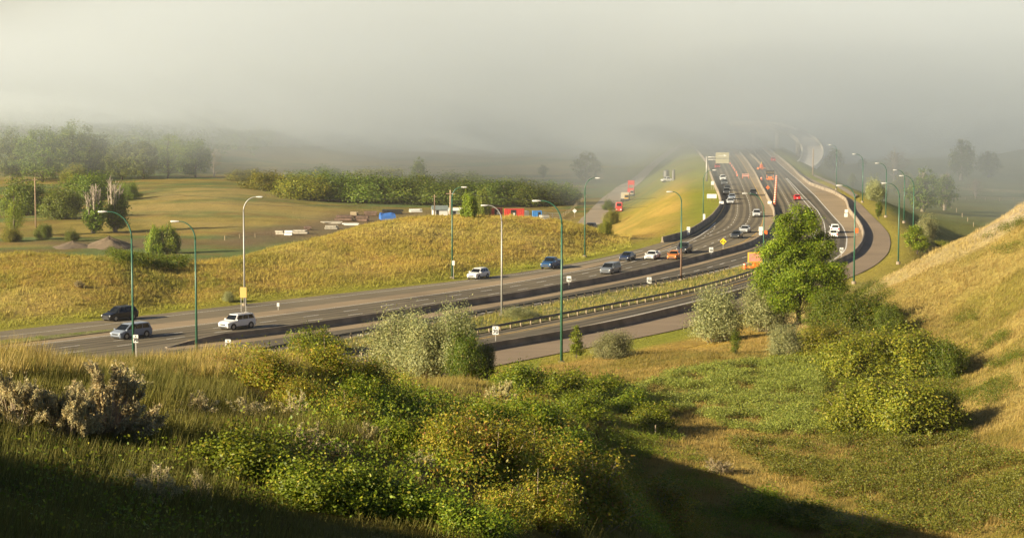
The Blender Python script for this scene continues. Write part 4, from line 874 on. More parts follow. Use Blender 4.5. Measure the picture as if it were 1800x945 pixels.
def guardrail(px, label, side, step, shift=0.0):
    pl = line(px, 0, None, 4); L = np.r_[0, np.cumsum(np.linalg.norm(np.diff(pl, axis=0), axis=1))]; e = empty('guardrail', (0, 0, 0)); tag(e, label, 'guardrail')
    z = np.full(len(pl), 0.12); sweep('rail', offset(pl, shift), [(q * side, v) for q, v in RAILP], M_RAIL, e, z)
    t = np.gradient(pl, axis=0); n_ = min(100, int(L[-1] / step)); proto = None
    for k in range(n_):
        s_ = L[-1] - k * step; p = [np.interp(s_, L, pl[:, j]) for j in (0, 1)]; a_ = math.atan2(np.interp(s_, L, t[:, 1]), np.interp(s_, L, t[:, 0])); o_ = 0.16 * side + shift
        if proto is None:
            mb = MB(); mb.box((0, 0, 0.32), (0.17, 0.17, 0.86)); o = proto = mb.build('post', M_GPOST, e)
        else:
            o = proto.copy(); COL.objects.link(o); o.parent = e
        o.location = (p[0] - math.sin(a_) * o_, p[1] + math.cos(a_) * o_, 0.0); o.rotation_euler = (0, 0, a_)
    return e
guardrail([(q, y + 0.5) for q, y in D_EDGE[:-2]], 'guardrail along the near lanes, its pale posts facing the camera', -1, 2.4, -0.35)
guardrail([(600, 633)] + G2[2:], 'guardrail along the slip road with a continuous dark beam', 1, 2.4, -0.25)

# ---------------------------------------------------------------- street lamps
M_GREEN = mat('green painted steel', (0.028, 0.105, 0.062), 0.42, 0.0, 0.5, noise=(3, 0.2)); M_SILV = mat('pale galvanised pole', (0.34, 0.33, 0.30), 0.5, 0.3, noise=(2, 0.12)); M_BROWN = mat('brown pole foot', (0.13, 0.075, 0.045), 0.8, noise=(4, 0.3)); M_LAMP = mat('lamp housing', (0.62, 0.61, 0.57), 0.35, 0.1); M_LENS = mat('lamp lens', (0.55, 0.55, 0.5), 0.15)
def lamp(x, yb, yt, xh, label, base_hidden=None, z=0.0, m=None, Y=None, brown_foot=False):
    """pole foot at (x, yb), top of the arm at line yt, lamp head at column xh"""
    b_ = P(x, yb, z) if Y is None else np.array([*PD(x, yb, Y)[:2], on(*PD(x, yb, Y)[:2])])
    s = F / b_[1]; h = PD(x, yt, b_[1])[2] - b_[2]; r = abs(x - xh) / s; sg = 1 if xh > x else -1
    yaw = 0.0; e = empty('street_lamp', b_, 0.0, label, 'street lamp', 'street lamps along the highway')
    mm = m or M_GREEN; hb = h - r * 0.95; k = 0.085 + 0.004 * h
    mb = MB(); mb.tube([(0, 0, 0.0), (0, 0, hb * 0.5), (0, 0, hb)], [k, k * 0.8, k * 0.62], 10); mb.build('pole', mm, e, True)
    if brown_foot:
        mb = MB(); mb.tube([(0, 0, 0.02), (0, 0, hb * 0.42)], [k * 1.08, k * 0.95], 10); mb.build('lower_pole', M_BROWN, e, True)  # brown tube round the lower part of the pole
    pts = [(sg * r * 0.8 * (1 - math.cos(a_)), 0, hb + (h - hb) * math.sin(a_)) for a_ in np.linspace(0, math.pi / 2, 9)] + [(sg * r * 0.95, 0, h)]
    mb = MB(); mb.tube(pts, [k * 0.62 - (k * 0.62 - 0.045) * i / 9 for i in range(10)], 8); mb.build('arm', mm, e, True)
    mb = MB(); L_ = 0.95; c = sg * (r + 0.1)
    mb.loft([[(c + sg * (u_ * L_ - L_ / 2), y_ * w_, h + z_ * w_) for y_, z_ in ((-.16, .0), (-.11, .09), (.11, .09), (.16, .0), (.13, -.07), (-.13, -.07))] for u_, w_ in ((0, .45), (.18, .8), (.5, 1.05), (.85, 1.0), (1, .6))])
    hd = mb.build('lamp_head', M_LAMP, e, False); mb = MB(); mb.box((c + sg * 0.12, 0, h - 0.085), (0.5, 0.2, 0.04)); mb.build('lens', M_LENS, hd)
    mb = MB(); mb.cyl((0, 0, 0.12), (0, 0, 1), 0.36, 0.5, 12); mb.build('footing', M_CONC, e)
    return e
lamp(235, 640, 372, 186, 'green street lamp nearest the left edge, arm to the left over the black car')
lamp(346, 626, 389, 312, 'green street lamp second from the left, rising beside the barrier end')
lamp(430, 537, 346, 457, 'pale grey street lamp behind the yellow board, arm to the right', m=M_SILV)
lamp(795, 490, 329, 815, 'green street lamp at the foot of the hill with a white plate on its pole')
lamp(882, 556, 361, 853, 'pale grey street lamp standing in the grassy median', m=M_SILV)
lamp(987, 640, 353, 944, 'tallest looking green street lamp, foot beside the leafy sapling')
lamp(1028, 452, 313, 1049, 'green street lamp at the right end of the hill beyond the blue pickup')
lamp(1197, 494, 337, 1177, 'street lamp with a brown lower pole beside the guardrail', brown_foot=True)
lamp(1236, 390, 299, 1254, 'green street lamp on the grass behind the left curve barrier')
lamp(1342, 465, 340, 1309, 'green street lamp partly behind the big tree beside the trailer sign')
lamp(1501, 498, 326, 1474, 'green street lamp on the verge nearest to the big tree')
lamp(1579, 463, 322, 1553, 'green street lamp on the verge just above the dry hill')
lamp(1605, 420, 309, 1584, 'green street lamp behind the leaning bright tree')
lamp(1589, 391, 299, 1573, 'green street lamp on the verge between two others, above the leaning tree')
lamp(1557, 381, 287, 1541, 'green street lamp next to the little young tree')
lamp(1516, 355.5, 271, 1501, 'green street lamp in front of the round silver bush')
lamp(1470, 333, 255, 1459, 'faint green street lamp farthest along the verge in the mist')
# white plates fixed to poles

# ---------------------------------------------------------------- signs
M_SIGNW = mat('white sign face', (0.72, 0.71, 0.66), 0.5); M_SIGNB = mat('bare sign metal', (0.42, 0.40, 0.34), 0.5, 0.2); M_BLACK = mat('black sign paint', (0.015, 0.015, 0.015), 0.6); M_SIGNY = mat('yellow sign face', (0.80, 0.55, 0.02), 0.5); M_ORANGE = mat('orange sign face', (0.85, 0.16, 0.03), 0.5)
M_SPOST = mat('sign post steel', (0.40, 0.38, 0.34), 0.6, 0.2); M_WOODP = mat('brown sign post', (0.16, 0.09, 0.05), 0.8); M_BOARD = mat('ochre board', (0.66, 0.42, 0.12), 0.6, noise=(2, 0.08)); M_GANTRY = mat('pale green sign back', (0.36, 0.34, 0.24), 0.6)
def text_mesh(txt, size, m, parent, loc, name='lettering'):
    cu = bpy.data.curves.new(name, 'FONT'); cu.body = txt; cu.size = size; cu.align_x = 'CENTER'; cu.align_y = 'CENTER'; cu.extrude = 0.004; cu.offset = 0.012
    tmp = bpy.data.objects.new(name, cu); COL.objects.link(tmp); dg = bpy.context.evaluated_depsgraph_get(); me = bpy.data.meshes.new_from_object(tmp.evaluated_get(dg)); bpy.data.objects.remove(tmp)
    me.materials.clear(); me.materials.append(m); o = bpy.data.objects.new(name, me); COL.objects.link(o); o.parent = parent; o.location = loc; o.rotation_euler = (R(90), 0, 0); return o
def sign(x, yb, yt, wpx, hpx, label, face=None, shape='rect', text=None, mark=False, posts=1, z=0.0, Y=None, turn=0.0, post_m=None, name='road_sign', group=None, base=None, cat='sign'):
    """foot of the post at (x, yb); panel top at line yt, wpx by hpx pixels"""
    b_ = P(x, yb, z) if Y is None else np.array([*PD(x, yb, Y)[:2], on(*PD(x, yb, Y)[:2])])
    if base is not None: b_ = np.array(base, float)
    s = F / b_[1]; top = PD(x, yt, b_[1])[2] - b_[2]; w, h = wpx / s, hpx / s; e = empty(name, b_, turn, label, cat, group)
    for k in range(posts):
        mb = MB(); xo = 0 if posts == 1 else (k / (posts - 1) - 0.5) * w * 0.72
        mb.box((xo, 0.05, top / 2 - 0.1), (0.075, 0.06, top + 0.1)); mb.build('post', post_m or M_SPOST, e)
    mb = MB(); zc = top - h / 2
    if shape == 'diamond': mb.slab((0, -0.02, zc - h / 2), (w / 2, -0.02, zc), (0, -0.02, zc + h / 2), (-w / 2, -0.02, zc), 0.025)
    else:
        c_ = min(w, h) * 0.07; pl = [(-w/2 + c_, zc - h/2), (w/2 - c_, zc - h/2), (w/2, zc - h/2 + c_), (w/2, zc + h/2 - c_), (w/2 - c_, zc + h/2), (-w/2 + c_, zc + h/2), (-w/2, zc + h/2 - c_), (-w/2, zc - h/2 + c_)]
        n_ = len(pl); mb.add([(p, -0.03, q) for p, q in pl] + [(p, 0.0, q) for p, q in pl], [tuple(range(n_)), tuple(range(n_, 2 * n_))[::-1]] + [(k, n_ + k, n_ + (k + 1) % n_, (k + 1) % n_) for k in range(n_)])
    pn_ = mb.build('panel', face or M_SIGNW, e)
    if text: text_mesh(text, h * 0.62, M_BLACK, pn_, (0, -0.045, zc - h * 0.16))
    if mark:
        mb = MB(); r_ = h * 0.13; zz = zc + h * 0.31
        mb.prism([(0, 0)] * 0 or [(r_ * math.cos(a_) * (1 if i % 2 == 0 else .42), r_ * math.sin(a_) * (1 if i % 2 == 0 else .42)) for i, a_ in enumerate(np.arange(8) * math.pi / 4)], 0, 0.01)
        o = mb.build('symbol', M_BLACK, pn_); o.rotation_euler = (R(90), 0, 0); o.location = (0, -0.035, zz)
    return e
G70 = 'white speed signs'
sign(401, 625, 596, 10, 15, 'white speed sign reading 70 rising from the straw grass at the brow', text='70', mark=True, group=G70, Y=150)
sign(239, 625, 588, 9, 14, 'white speed sign half hidden by the nearest left street lamp', text='70', mark=True, group=G70, Y=150)
sign(871, 599, 573, 11, 15, 'white speed sign reading 70 beside the slip road by the dark tree', text='70', mark=True, group=G70)
sign(1000, 507.5, 485, 8, 10, 'white speed sign on the median barrier right of the tallest lamp', text='70', group=G70)
sign(1141, 505, 487, 8, 11, 'white speed sign behind the guardrail left of the brown pole', text='70', mark=True, group=G70)
sign(1250, 453, 434.5, 7, 9, 'white speed sign by the barrier below the yellow diamond', mark=True, text='70', group=G70)
sign(1479, 451, 435, 6.5, 9, 'white speed sign inside the right curve above the path', mark=True, text='70', group=G70)
yd = sign(1271, 439, 418, 12, 12.5, 'yellow diamond warning sign beside the median barrier', M_SIGNY, 'diamond')
mb = MB(); mb.box((-0.25, -0.06, 0), (0.36, 0.02, 0.16), ry=-0.5); mb.box((0.2, -0.06, -0.12), (0.3, 0.02, 0.14), ry=-0.5); o = mb.build('symbol', M_BLACK, yd); o.location = (0, 0, PD(1271, 424.2, yd.location.y)[2] - yd.location.z)
sign(428, 553, 504.5, 11.5, 18.5, 'plain ochre board on two thin legs by the far lanes', M_BOARD, posts=2)
sign(1210, 413.5, 398.5, 6, 7, 'white sign above a smaller one at the start of the curve barrier')
sign(1210, 414.6, 406.3, 5, 6, 'lower small white sign under the one at the start of the curve barrier')
sign(1237.5, 396, 376, 4, 10.5, 'narrow white plate on the green lamp post behind the curve barrier', Y=P(1236, 390)[1] - 0.6)
sign(797, 492, 458, 4.5, 8, 'small white plate fixed to the green lamp post on the hill side', Y=P(795, 490)[1] - 0.5)
sign(1251, 357, 341, 17, 7.5, 'wide pale sign on brown posts behind the curve barrier', posts=3, post_m=M_WOODP, z=-0.5)
sign(1268, 365, 353.5, 8, 4.8, 'small wide white sign on top of the curve barrier')
sign(1353, 362, 353.5, 7.6, 4.8, 'small wide white sign on top of the median barrier')
sign(1337, 421, 398.5, 7, 7.5, 'upper of two white signs by the lamp left of the big tree')
sign(1337, 421.5, 406.5, 6, 6.5, 'lower of two white signs by the lamp left of the big tree')
sign(1346, 417, 405, 5.5, 7, 'orange plate behind the lamp left of the big tree', M_ORANGE)
sign(1487.5, 381, 368, 5.5, 6, 'upper white sign at the bend of the right hand barrier')
sign(1487, 382, 375, 6, 6.2, 'lower white sign at the bend of the right hand barrier')
sign(1505, 414, 401, 7, 8.5, 'orange sign facing away beyond the green lamp on the verge', M_ORANGE)
sign(1349.5, 337, 326, 7, 7, 'orange diamond work sign beside the far median barrier', M_ORANGE, 'diamond')
sign(1393, 448, 431, 11, 12, 'yellow diamond sign hidden among the leaves of the big tree', M_SIGNY, 'diamond')
sign(1252.5, 333, 318.5, 5.5, 6.5, 'small double sign on the grass beyond the wide pale sign', posts=2)
sign(1010, 381, 366.5, 8, 8, 'pale diamond sign by the gravel side road', M_SIGNW, 'diamond', z=-13)
sign(1145, 318, 309, 3, 8, 'tiny white marker post by the far gravel road', z=-13)
mk = P(489, 545); e = empty('utility_cabinet', mk, 0, 'small grey cabinet on a post at the edge of the ramp', 'cabinet')
mb = MB(); mb.box((0, 0, 0.75), (0.32, 0.2, 0.5)); mb.build('box', M_SIGNW, e); mb = MB(); mb.box((0, 0, 0.25), (0.09, 0.09, 0.6)); mb.build('post', M_SPOST, e)
# overhead guide sign on a cantilever arm
b_ = P(1242, 318); s = F / b_[1]; top = PD(1242, 275, b_[1])[2]; e = empty('overhead_sign', b_, 0, 'big pale overhead guide sign on a cantilever post in the mist', 'sign')
mb = MB(); mb.tube([(0, 0, -0.1), (0, 0, top)], [0.3, 0.24], 12); mb.build('post', M_SILV, e, True)
mb = MB(); mb.tube([(0, 0, top - 0.25), (40 / s, 0, top - 0.25)], [0.16, 0.12], 8); mb.tube([(0, 0, top - 1.0), (40 / s, 0, top - 1.0)], [0.12, 0.1], 8); mb.build('arm', M_SILV, e, True)
x0, x1 = (1257.5 - 1242) / s, (1281 - 1242) / s; zt = PD(1242, 268, b_[1])[2]; zm = PD(1242, 278.4, b_[1])[2]; zb = PD(1242, 287.2, b_[1])[2]
mb = MB(); mb.box(((x0 + x1) / 2, -0.25, (zt + zm) / 2 + 0.05), (x1 - x0, 0.1, zt - zm - 0.1)); up_ = mb.build('panel', M_GANTRY, e); mb = MB(); mb.box(((x0 + x1) / 2, -0.25, (zb + zm) / 2 - 0.03), (x1 - x0, 0.1, zm - zb - 0.12)); mb.build('panel', M_GANTRY, e)
mb = MB(); xc = (x0 + x1) / 2; zc = (zt + zm) / 2; mb.box((xc - 0.5, -0.32, zc - .1), (1.5, 0.03, 0.12)); mb.add([(xc + .4, -.33, zc - .4), (xc + 1.4, -.33, zc - .05), (xc + .4, -.33, zc + .3)], [(0, 1, 2)]); mb.build('symbol', M_SIGNW, up_)

# ---------------------------------------------------------------- road work gear
M_DRUM = mat('orange drum plastic', (0.85, 0.14, 0.02), 0.5); M_REFL = mat('white reflective band', (0.72, 0.70, 0.66), 0.4); M_RUBB = mat('black rubber', (0.02, 0.02, 0.02), 0.9)
def drum_maker(sc_=1.0):
    e = empty('traffic_drum', (0, 0, 0)); prof = [(0.29, 0.06), (0.275, 0.3), (0.265, 0.31), (0.255, 0.52), (0.245, 0.53), (0.235, 0.74), (0.225, 0.75), (0.215, 0.98), (0.12, 1.02)]
    mb = MB(); mb.loft([[(r_ * math.cos(a_), r_ * math.sin(a_), z_) for a_ in np.arange(14) * math.tau / 14] for r_, z_ in prof]); mb.build('body', M_DRUM, e)
    for z0, r_ in ((0.36, 0.266), (0.80, 0.235)):
        mb = MB(); mb.tube([(0, 0, z0), (0, 0, z0 + 0.11)], [r_ + 0.006, r_], 14); mb.build('band', M_REFL, e)
    mb = MB(); mb.tube([(0, 0, 0.0), (0, 0, 0.07)], [0.4, 0.36], 14); mb.build('base', M_RUBB, e); return e
GD = 'orange drums closing the lane'
for k, t in enumerate(np.linspace(0, 1, 16)):
    x, y = 1361.5 + 3.5 * (t ** 0.8), 362 - 47 * t
    put('drum', drum_maker, P(x, y), 0, 1.25, 'orange and white drum in the tight row up the middle of the closed lane', 'traffic drum', GD, 'traffic_drum')
for k, (x, y) in enumerate([(1296, 310), (1294.5, 305), (1291.5, 300.5), (1289, 297), (1286.5, 293), (1283.5, 289)]):
    put('drum', drum_maker, P(x, y), 0, 0.85, 'small orange marker in the faint slanting row beside the striped barricade', 'traffic drum', 'faint orange markers in the mist', 'traffic_drum')
put('drum', drum_maker, P(1309, 474), 0, 1.05, 'orange drum standing left of the trailer sign', 'traffic drum', None, 'traffic_drum')
put('drum', drum_maker, P(1338.5, 318), 0, 1.2, 'lone orange drum near the far median barrier', 'traffic drum', None, 'traffic_drum')
b_ = P(1310.5, 313.5); s = F / b_[1]; w = 12 / s; e = empty('barricade', b_, 0, 'orange and white striped barricade across the closed lane', 'barricade')
for k in range(2):
    mb = MB(); mb.box(((k - .5) * w * 0.9, 0, 0.75), (0.12, 0.12, 1.5)); mb.box(((k - .5) * w * 0.9, 0, 0.05), (0.12, 1.2, 0.1)); mb.build('leg', M_DRUM, e)
for k in range(2):
    mb = MB(); n_ = 9
    for i in range(n_): mb.box(((i + .5) / n_ * w - w / 2, -0.08, 0.75 + 0.55 * k), (w / n_ * .5, 0.05, 0.26))
    rl = MB().box((0, -0.06, 0.75 + .55 * k), (w, 0.04, 0.3)).build('rail', M_REFL, e); mb.build('stripe', M_DRUM, rl)
# message trailer with a pinkish orange board
M_PANEL = mat('coral display panel', (0.80, 0.30, 0.23), 0.35, noise=(1.2, 0.2)); M_TORANGE = mat('orange trailer paint', (0.75, 0.20, 0.03), 0.5); M_TYEL = mat('yellow trim', (0.80, 0.50, 0.05), 0.5)
def wheel(parent, x, y, r, w, rim_m=None, axis=(0, 1, 0), name='wheel'):
    mb = MB(); ax = Vector(axis); c = Vector((x, y, r)); mb.tube([c - ax * w / 2, c - ax * w * .42, c + ax * w * .42, c + ax * w / 2], [r * .86, r, r, r * .86], 18); o = mb.build(name, M_RUBB, parent)
    sd_ = 1 if (y if axis[1] else x) >= 0 else -1; mb = MB(); mb.tube([c + ax * sd_ * (w / 2 - 0.03), c + ax * sd_ * (w / 2 + 0.012)], [r * .64, r * .58], 14); mb.build('rim', rim_m or M_STEEL, o); return o
b_ = P(1327, 475); s = F / b_[1]; e = empty('message_trailer', b_, 0.15, 'orange trailer carrying a coral message board beside the big tree', 'trailer')
mb = MB(); mb.box((0, 0, 0.55), (2.0, 1.5, 0.25)); mb.box((-1.6, 0, 0.5), (1.4, 0.12, 0.12)); mb.build('frame', M_TORANGE, e); mb = MB(); mb.box((0.2, 0, 0.95), (1.0, 0.8, 0.55)); mb.build('cabinet', M_TORANGE, e)
wheel(e, 0.2, -0.85, 0.35, 0.22); wheel(e, 0.2, 0.85, 0.35, 0.22)
zb, zt = PD(1325, 461, b_[1])[2], PD(1325, 443, b_[1])[2]; mb = MB(); mb.box((0, 0, (zb + 0.6) / 2 + .3), (0.16, 0.16, zb)); mb.build('mast', M_TORANGE, e)
mb = MB(); mb.box((0, -0.1, (zb + zt) / 2), (26.5 / s, 0.16, zt - zb)); fr_ = mb.build('board_frame', M_TYEL, e); mb = MB(); mb.box((0, -0.2, (zb + zt) / 2), (23 / s, 0.06, zt - zb - 0.34)); mb.build('screen', M_PANEL, fr_)
mb = MB(); mb.loft([[(r_ * math.cos(a_), r_ * math.sin(a_), zt + z_) for a_ in np.arange(10) * math.tau / 10] for r_, z_ in ((.12, .0), (.16, .12), (.13, .25), (.04, .3))]); o = mb.build('beacon', M_DRUM, e); o.location.x = 0.75
# arrow board truck and other far orange machines
def arrow_trailer(x, yb, label, hpx):
    b_ = P(x, yb); s = F / b_[1]; h = hpx / s; e = empty('arrow_board', b_, 0.0, label, 'arrow board')
    mb = MB(); mb.box((0, 0, 0.75), (2.2, 1.4, 0.35)); mb.box((0, -.2, 1.25), (1.2, .9, .6)); mb.build('frame', M_TORANGE, e); wheel(e, -1.0, -0.4, 0.4, 0.3); wheel(e, 1.0, -0.4, 0.4, 0.3)
    for k in (-1, 1):
        mb = MB(); mb.box((k * 1.05, 0, h * .36), (0.12, 0.12, h * .6)); mb.build('leg', M_TORANGE, e)
    mb = MB(); mb.box((0, 0, h * .8), (2.6, 0.15, h * .4)); mb.build('board', M_BLACK, e)
    for k in range(5):
        mb = MB(); mb.cyl(((k - 2) * .48, -0.1, h * .8), (0, 1, 0), 0.09, 0.08, 10); mb.build('lamp', M_TYEL, e)
    return e
arrow_trailer(1353.5, 319, 'black arrow board on an orange trailer at the head of the drums', 20)
b_ = P(1338, 300); e = empty('message_trailer', b_, 0.3, 'low orange machine with a yellow beacon far up the closed lane', 'trailer')
mb = MB(); mb.box((0, 0, 0.8), (2.8, 1.5, 0.7), taper=.9); mb.build('frame', M_TORANGE, e); mb = MB(); mb.box((0.1, 0, 1.7), (1.0, 1.0, 1.2), taper=.7); mb.build('cabinet', M_DRUM, e); mb = MB(); mb.cyl((.1, 0, 2.7), (0, 0, 1), .14, .8, 10); mb.build('beacon', M_TYEL, e); wheel(e, -.9, -.75, .4, .25); wheel(e, .9, -.75, .4, .25)
# stake in the valley
b_ = hit(1152, 768); mb = MB(); h = 22 / size_at(b_); mb.box((0, 0, h / 2 - .1), (0.09, 0.09, h + .2), taper=.85); o = mb.build('wooden_stake', M_POST); o.location = tuple(b_); tag(o, 'thin wooden stake standing in the shaded valley grass', 'stake')
# ---------------------------------------------------------------- vehicles
M_GLASS = mat('dark car glass', (0.008, 0.010, 0.012), 0.12, 0, 0.3); M_RIM = mat('alloy rim', (0.35, 0.35, 0.35), 0.35, 0.8); M_TRIM = mat('black car plastic', (0.02, 0.02, 0.021), 0.6); M_HEAD = mat('headlight glass', (0.75, 0.75, 0.72), 0.12); M_TAIL = mat('tail light red', (0.45, 0.015, 0.012), 0.2); M_PLATE = mat('number plate', (0.6, 0.6, 0.58), 0.5)
PAINT = {}
def paint(c):
    if c not in PAINT: PAINT[c] = mat('car paint', c, 0.32, 0.0, 0.3, coat=0.25)
    return PAINT[c]
#            L     W     H     hood  belt  deck  clear  wind  roof0 roof1 rear  (fractions of L from the front)
CARS = {'suv': (4.75, 1.92, 1.75, 1.02, 1.10, 1.12, .24, .25, .40, .90, .985, 3), 'van': (5.1, 1.98, 1.76, 1.0, 1.06, 1.08, .2, .15, .36, .92, .985, 3), 'cross': (4.45, 1.83, 1.64, .95, 1.02, 1.04, .22, .24, .41, .86, .97, 3),
        'sedan': (4.7, 1.82, 1.45, .84, .93, .98, .17, .27, .43, .70, .86, 2), 'hatch': (4.35, 1.78, 1.50, .86, .96, 1.0, .18, .25, .42, .80, .95, 2), 'boxy': (4.83, 1.93, 1.84, 1.10, 1.16, 1.18, .28, .27, .37, .93, .985, 3),
        'pickup': (5.6, 2.0, 1.90, 1.15, 1.20, 1.18, .32, .26, .36, .56, .60, 2)}
def car(kind, x, y, heading, col, label, facing='vehicle', rack=False, spoiler=False, name='car', cat='car', z=0.0, group=None, at=None, lights_on=False):
    L, W, H, hood, belt, deck, gc, xw, xr0, xr1, xd, nwin = CARS[kind]
    loc = P(x, y, z) if at is None else at
    e = empty(name, loc, heading, label, cat, group); body = paint(col); X = lambda t: L / 2 - t * L; hw = W / 2
    def ring(xx, zt, w, zb): return [(xx, a_ * w * hw, z_) for a_, z_ in ((-.86, zb), (-.97, zb + .10), (-1, zb + (zt - zb) * .5), (-.975, zt - .09), (-.86, zt), (.86, zt), (.975, zt - .09), (1, zb + (zt - zb) * .5), (.97, zb + .10), (.86, zb))]
    st = [(0, hood * .74, .78, gc + .08), (.018, hood * .86, .9, gc), (.06, hood * .93, .97, gc), (xw * .6, hood * .99, 1, gc), (xw, belt, 1, gc), (xd, deck, 1, gc), (.965, deck * .97, .97, gc), (.99, deck * .9, .92, gc + .02), (1, deck * .72, .86, gc + .1)]
    if xd > .95: st = st[:5] + [(.93, deck, 1, gc), (.975, deck, .95, gc), (.995, deck * .93, .9, gc + .05), (1, deck * .7, .86, gc + .1)]
    mb = MB(); mb.loft([ring(X(t), zt, w, zb) for t, zt, w, zb in st]); 
    # cabin: belt, shoulder and roof outlines
    def cab(t0, t1, w, z_, cut): x0, x1, c = X(t0), X(t1), cut; y_ = w * hw; return [(x0, -y_ + c, z_), (x0, y_ - c, z_), (x0 - c, y_, z_), (x1 + c, y_, z_), (x1, y_ - c, z_), (x1, -y_ + c, z_), (x1 + c, -y_, z_), (x0 - c, -y_, z_)]
    rr = .72 if kind not in ('boxy', 'van', 'pickup') else .78
    r0, r1, r2 = cab(xw - .01, xd, .93, belt - .04, .06), cab(xr0 - (xr0 - xw) * .12, xr1 + (xd - xr1) * .12, rr + .03, H - .07, .1), cab(xr0 + .02, xr1 - .015, rr - .07, H, .16)
    mb.loft([r0, r1, r2]); o = mb.build('body', body, e, False)
    # glass, set just proud of the cabin
    def lerp(a_, b_, t): return tuple(a_[i] + (b_[i] - a_[i]) * t for i in range(3))
    def pane(nm, bl, br, tl, tr, u0, u1, v0, v1):
        q = [lerp(lerp(bl, br, u_), lerp(tl, tr, u_), v_) for u_, v_ in ((u0, v0), (u1, v0), (u1, v1), (u0, v1))]; mb = MB(); mb.slab(*q, 0.014); return mb.build(nm, M_GLASS, e)
    pane('windscreen', r0[0], r0[1], r1[0], r1[1], .0, 1, .1, .95)
    pane('rear_window', r0[4], r0[5], r1[4], r1[5], .06, .94, .2 if xd > .9 else .12, .92)
    for sd_, (f0, f1, g0, g1) in ((1, (r0[2], r0[3], r1[2], r1[3])), (-1, (r0[7], r0[6], r1[7], r1[6]))):
        for k in range(nwin):
            u0, u1 = .05 + .9 * k / nwin + .012, .05 + .9 * (k + 1) / nwin - .012
            if sd_ > 0: pane('side_window', f0, f1, g0, g1, u0, u1, .16, .92)
            else: pane('side_window', f1, f0, g1, g0, 1 - u1, 1 - u0, .16, .92)
        mb = MB(); mb.box((X(xw + .03), sd_ * (hw + .09), belt + .06), (.14, .2, .15)); mb.build('mirror', body, e)
        mb = MB(); mb.box((0, sd_ * (hw * .985), gc + .08), (L * .5, .05, .16)); mb.build('sill', M_TRIM, e)
    wr = .34 if kind in ('sedan', 'hatch', 'cross') else .38
    for t in ((.19, .80) if kind != 'pickup' else (.18, .78)):
        for sd_ in (1, -1):
            mb = MB(); c = Vector((X(t), sd_ * (hw - .10), wr)); mb.tube([c, c + Vector((0, sd_ * .106, 0))], [wr * 1.22, wr * 1.22], 20); mb.build('wheel_arch', M_TRIM, e)
            ax = Vector((0, 1, 0)); c = Vector((X(t), sd_ * (hw - .095), wr)); mb = MB(); mb.tube([c - ax * .1, c - ax * .09, c + ax * .09, c + ax * .11], [wr * .9, wr, wr, wr * .88], 18); w_ = mb.build('wheel', M_RUBB, e)
            mb = MB(); mb.tube([c + ax * sd_ * .1, c + ax * sd_ * .122], [wr * .64, wr * .56], 12); mb.build('rim', M_RIM, w_)
    xf = L / 2
    mb = MB(); mb.box((xf - .012, 0, hood * .62), (.07, W * .48, hood * .17)); mb.build('grille', M_TRIM, e)
    mb = MB(); mb.box((xf - .03, 0, gc + .13), (.09, W * .72, .16)); mb.build('bumper_grille', M_TRIM, e)
    for sd_ in (1, -1):
        mb = MB(); mb.box((xf - .10, sd_ * hw * .70, hood * .72), (.14, W * .19, hood * .13), rz=-sd_ * .35); mb.build('headlight', M_HEAD, e)
        mb = MB(); mb.box((-xf + .05, sd_ * hw * .74, deck * .78), (.10, W * .16, deck * (.16 if kind in ('sedan', 'hatch') else .26))); mb.build('tail_light', M_TAIL, e)
    mb = MB(); mb.box((-xf - .012, 0, deck * .6), (.03, .32, .15)); mb.build('number_plate', M_PLATE, e)
    mb = MB(); mb.box((-xf + .03, 0, gc + .14), (.1, W * .74, .16)); mb.build('rear_bumper', M_TRIM, e)
    if rack:
        for sd_ in (1, -1):
            mb = MB(); mb.tube([(X(xr0 + .04), sd_ * hw * .62, H - .01), (X(xr0 + .07), sd_ * hw * .62, H + .06), (X(xr1 - .1), sd_ * hw * .62, H + .06), (X(xr1 - .07), sd_ * hw * .62, H - .01)], .025, 6); mb.build('roof_rail', M_TRIM, e)
    if spoiler:
        mb = MB(); mb.box((-xf + .18, 0, deck + .24), (.26, W * .8, .04)); mb.box((-xf + .2, .5, deck + .11), (.12, .05, .26)); mb.box((-xf + .2, -.5, deck + .11), (.12, .05, .26)); mb.build('spoiler', body, e)
    if kind == 'pickup':
        b0, b1 = X(.62), X(.975); mb = MB(); mb.box(((b0 + b1) / 2, 0, deck + .012), (b0 - b1, W * .78, .03)); mb.build('bed_dark_sheet', M_TRIM, e)  # dark sheet on the solid deck stands in for the shaded open bed
        for sd_ in (1, -1):
            mb = MB(); mb.box(((b0 + b1) / 2, sd_ * hw * .91, deck + .06), (b0 - b1 + .1, .1, .14)); mb.build('bed_rail', body, e)
        mb = MB(); mb.box((b1, 0, deck + .06), (.1, W * .86, .14)); mb.build('tailgate', body, e)
    return e
def heading_on(px_line, x, y, back=False):
    pl = line(px_line); p = P(x, y)[:2]; k = int(np.argmin(((pl - p) ** 2).sum(1))); k = min(max(k, 2), len(pl) - 3); d = pl[k + 2] - pl[k - 2]
    a_ = math.atan2(d[1], d[0]); return a_ + math.pi if back else a_
WB = lambda x, y: heading_on(L_D1, x, y, True)
EBH = lambda x, y: heading_on(D_DASH, x, y)
SLIP = lambda x, y: heading_on(L_REDGE, x, y)
BLACK, WHITE, SILVER, GREY, BLUE, NAVY, ORANGE_C, RED_C = (.012, .012, .014), (.70, .69, .66), (.42, .43, .43), (.13, .145, .165), (.02, .07, .17), (.018, .03, .07), (.52, .17, .03), (.42, .02, .02)
GREYBL = (.20, .23, .28)
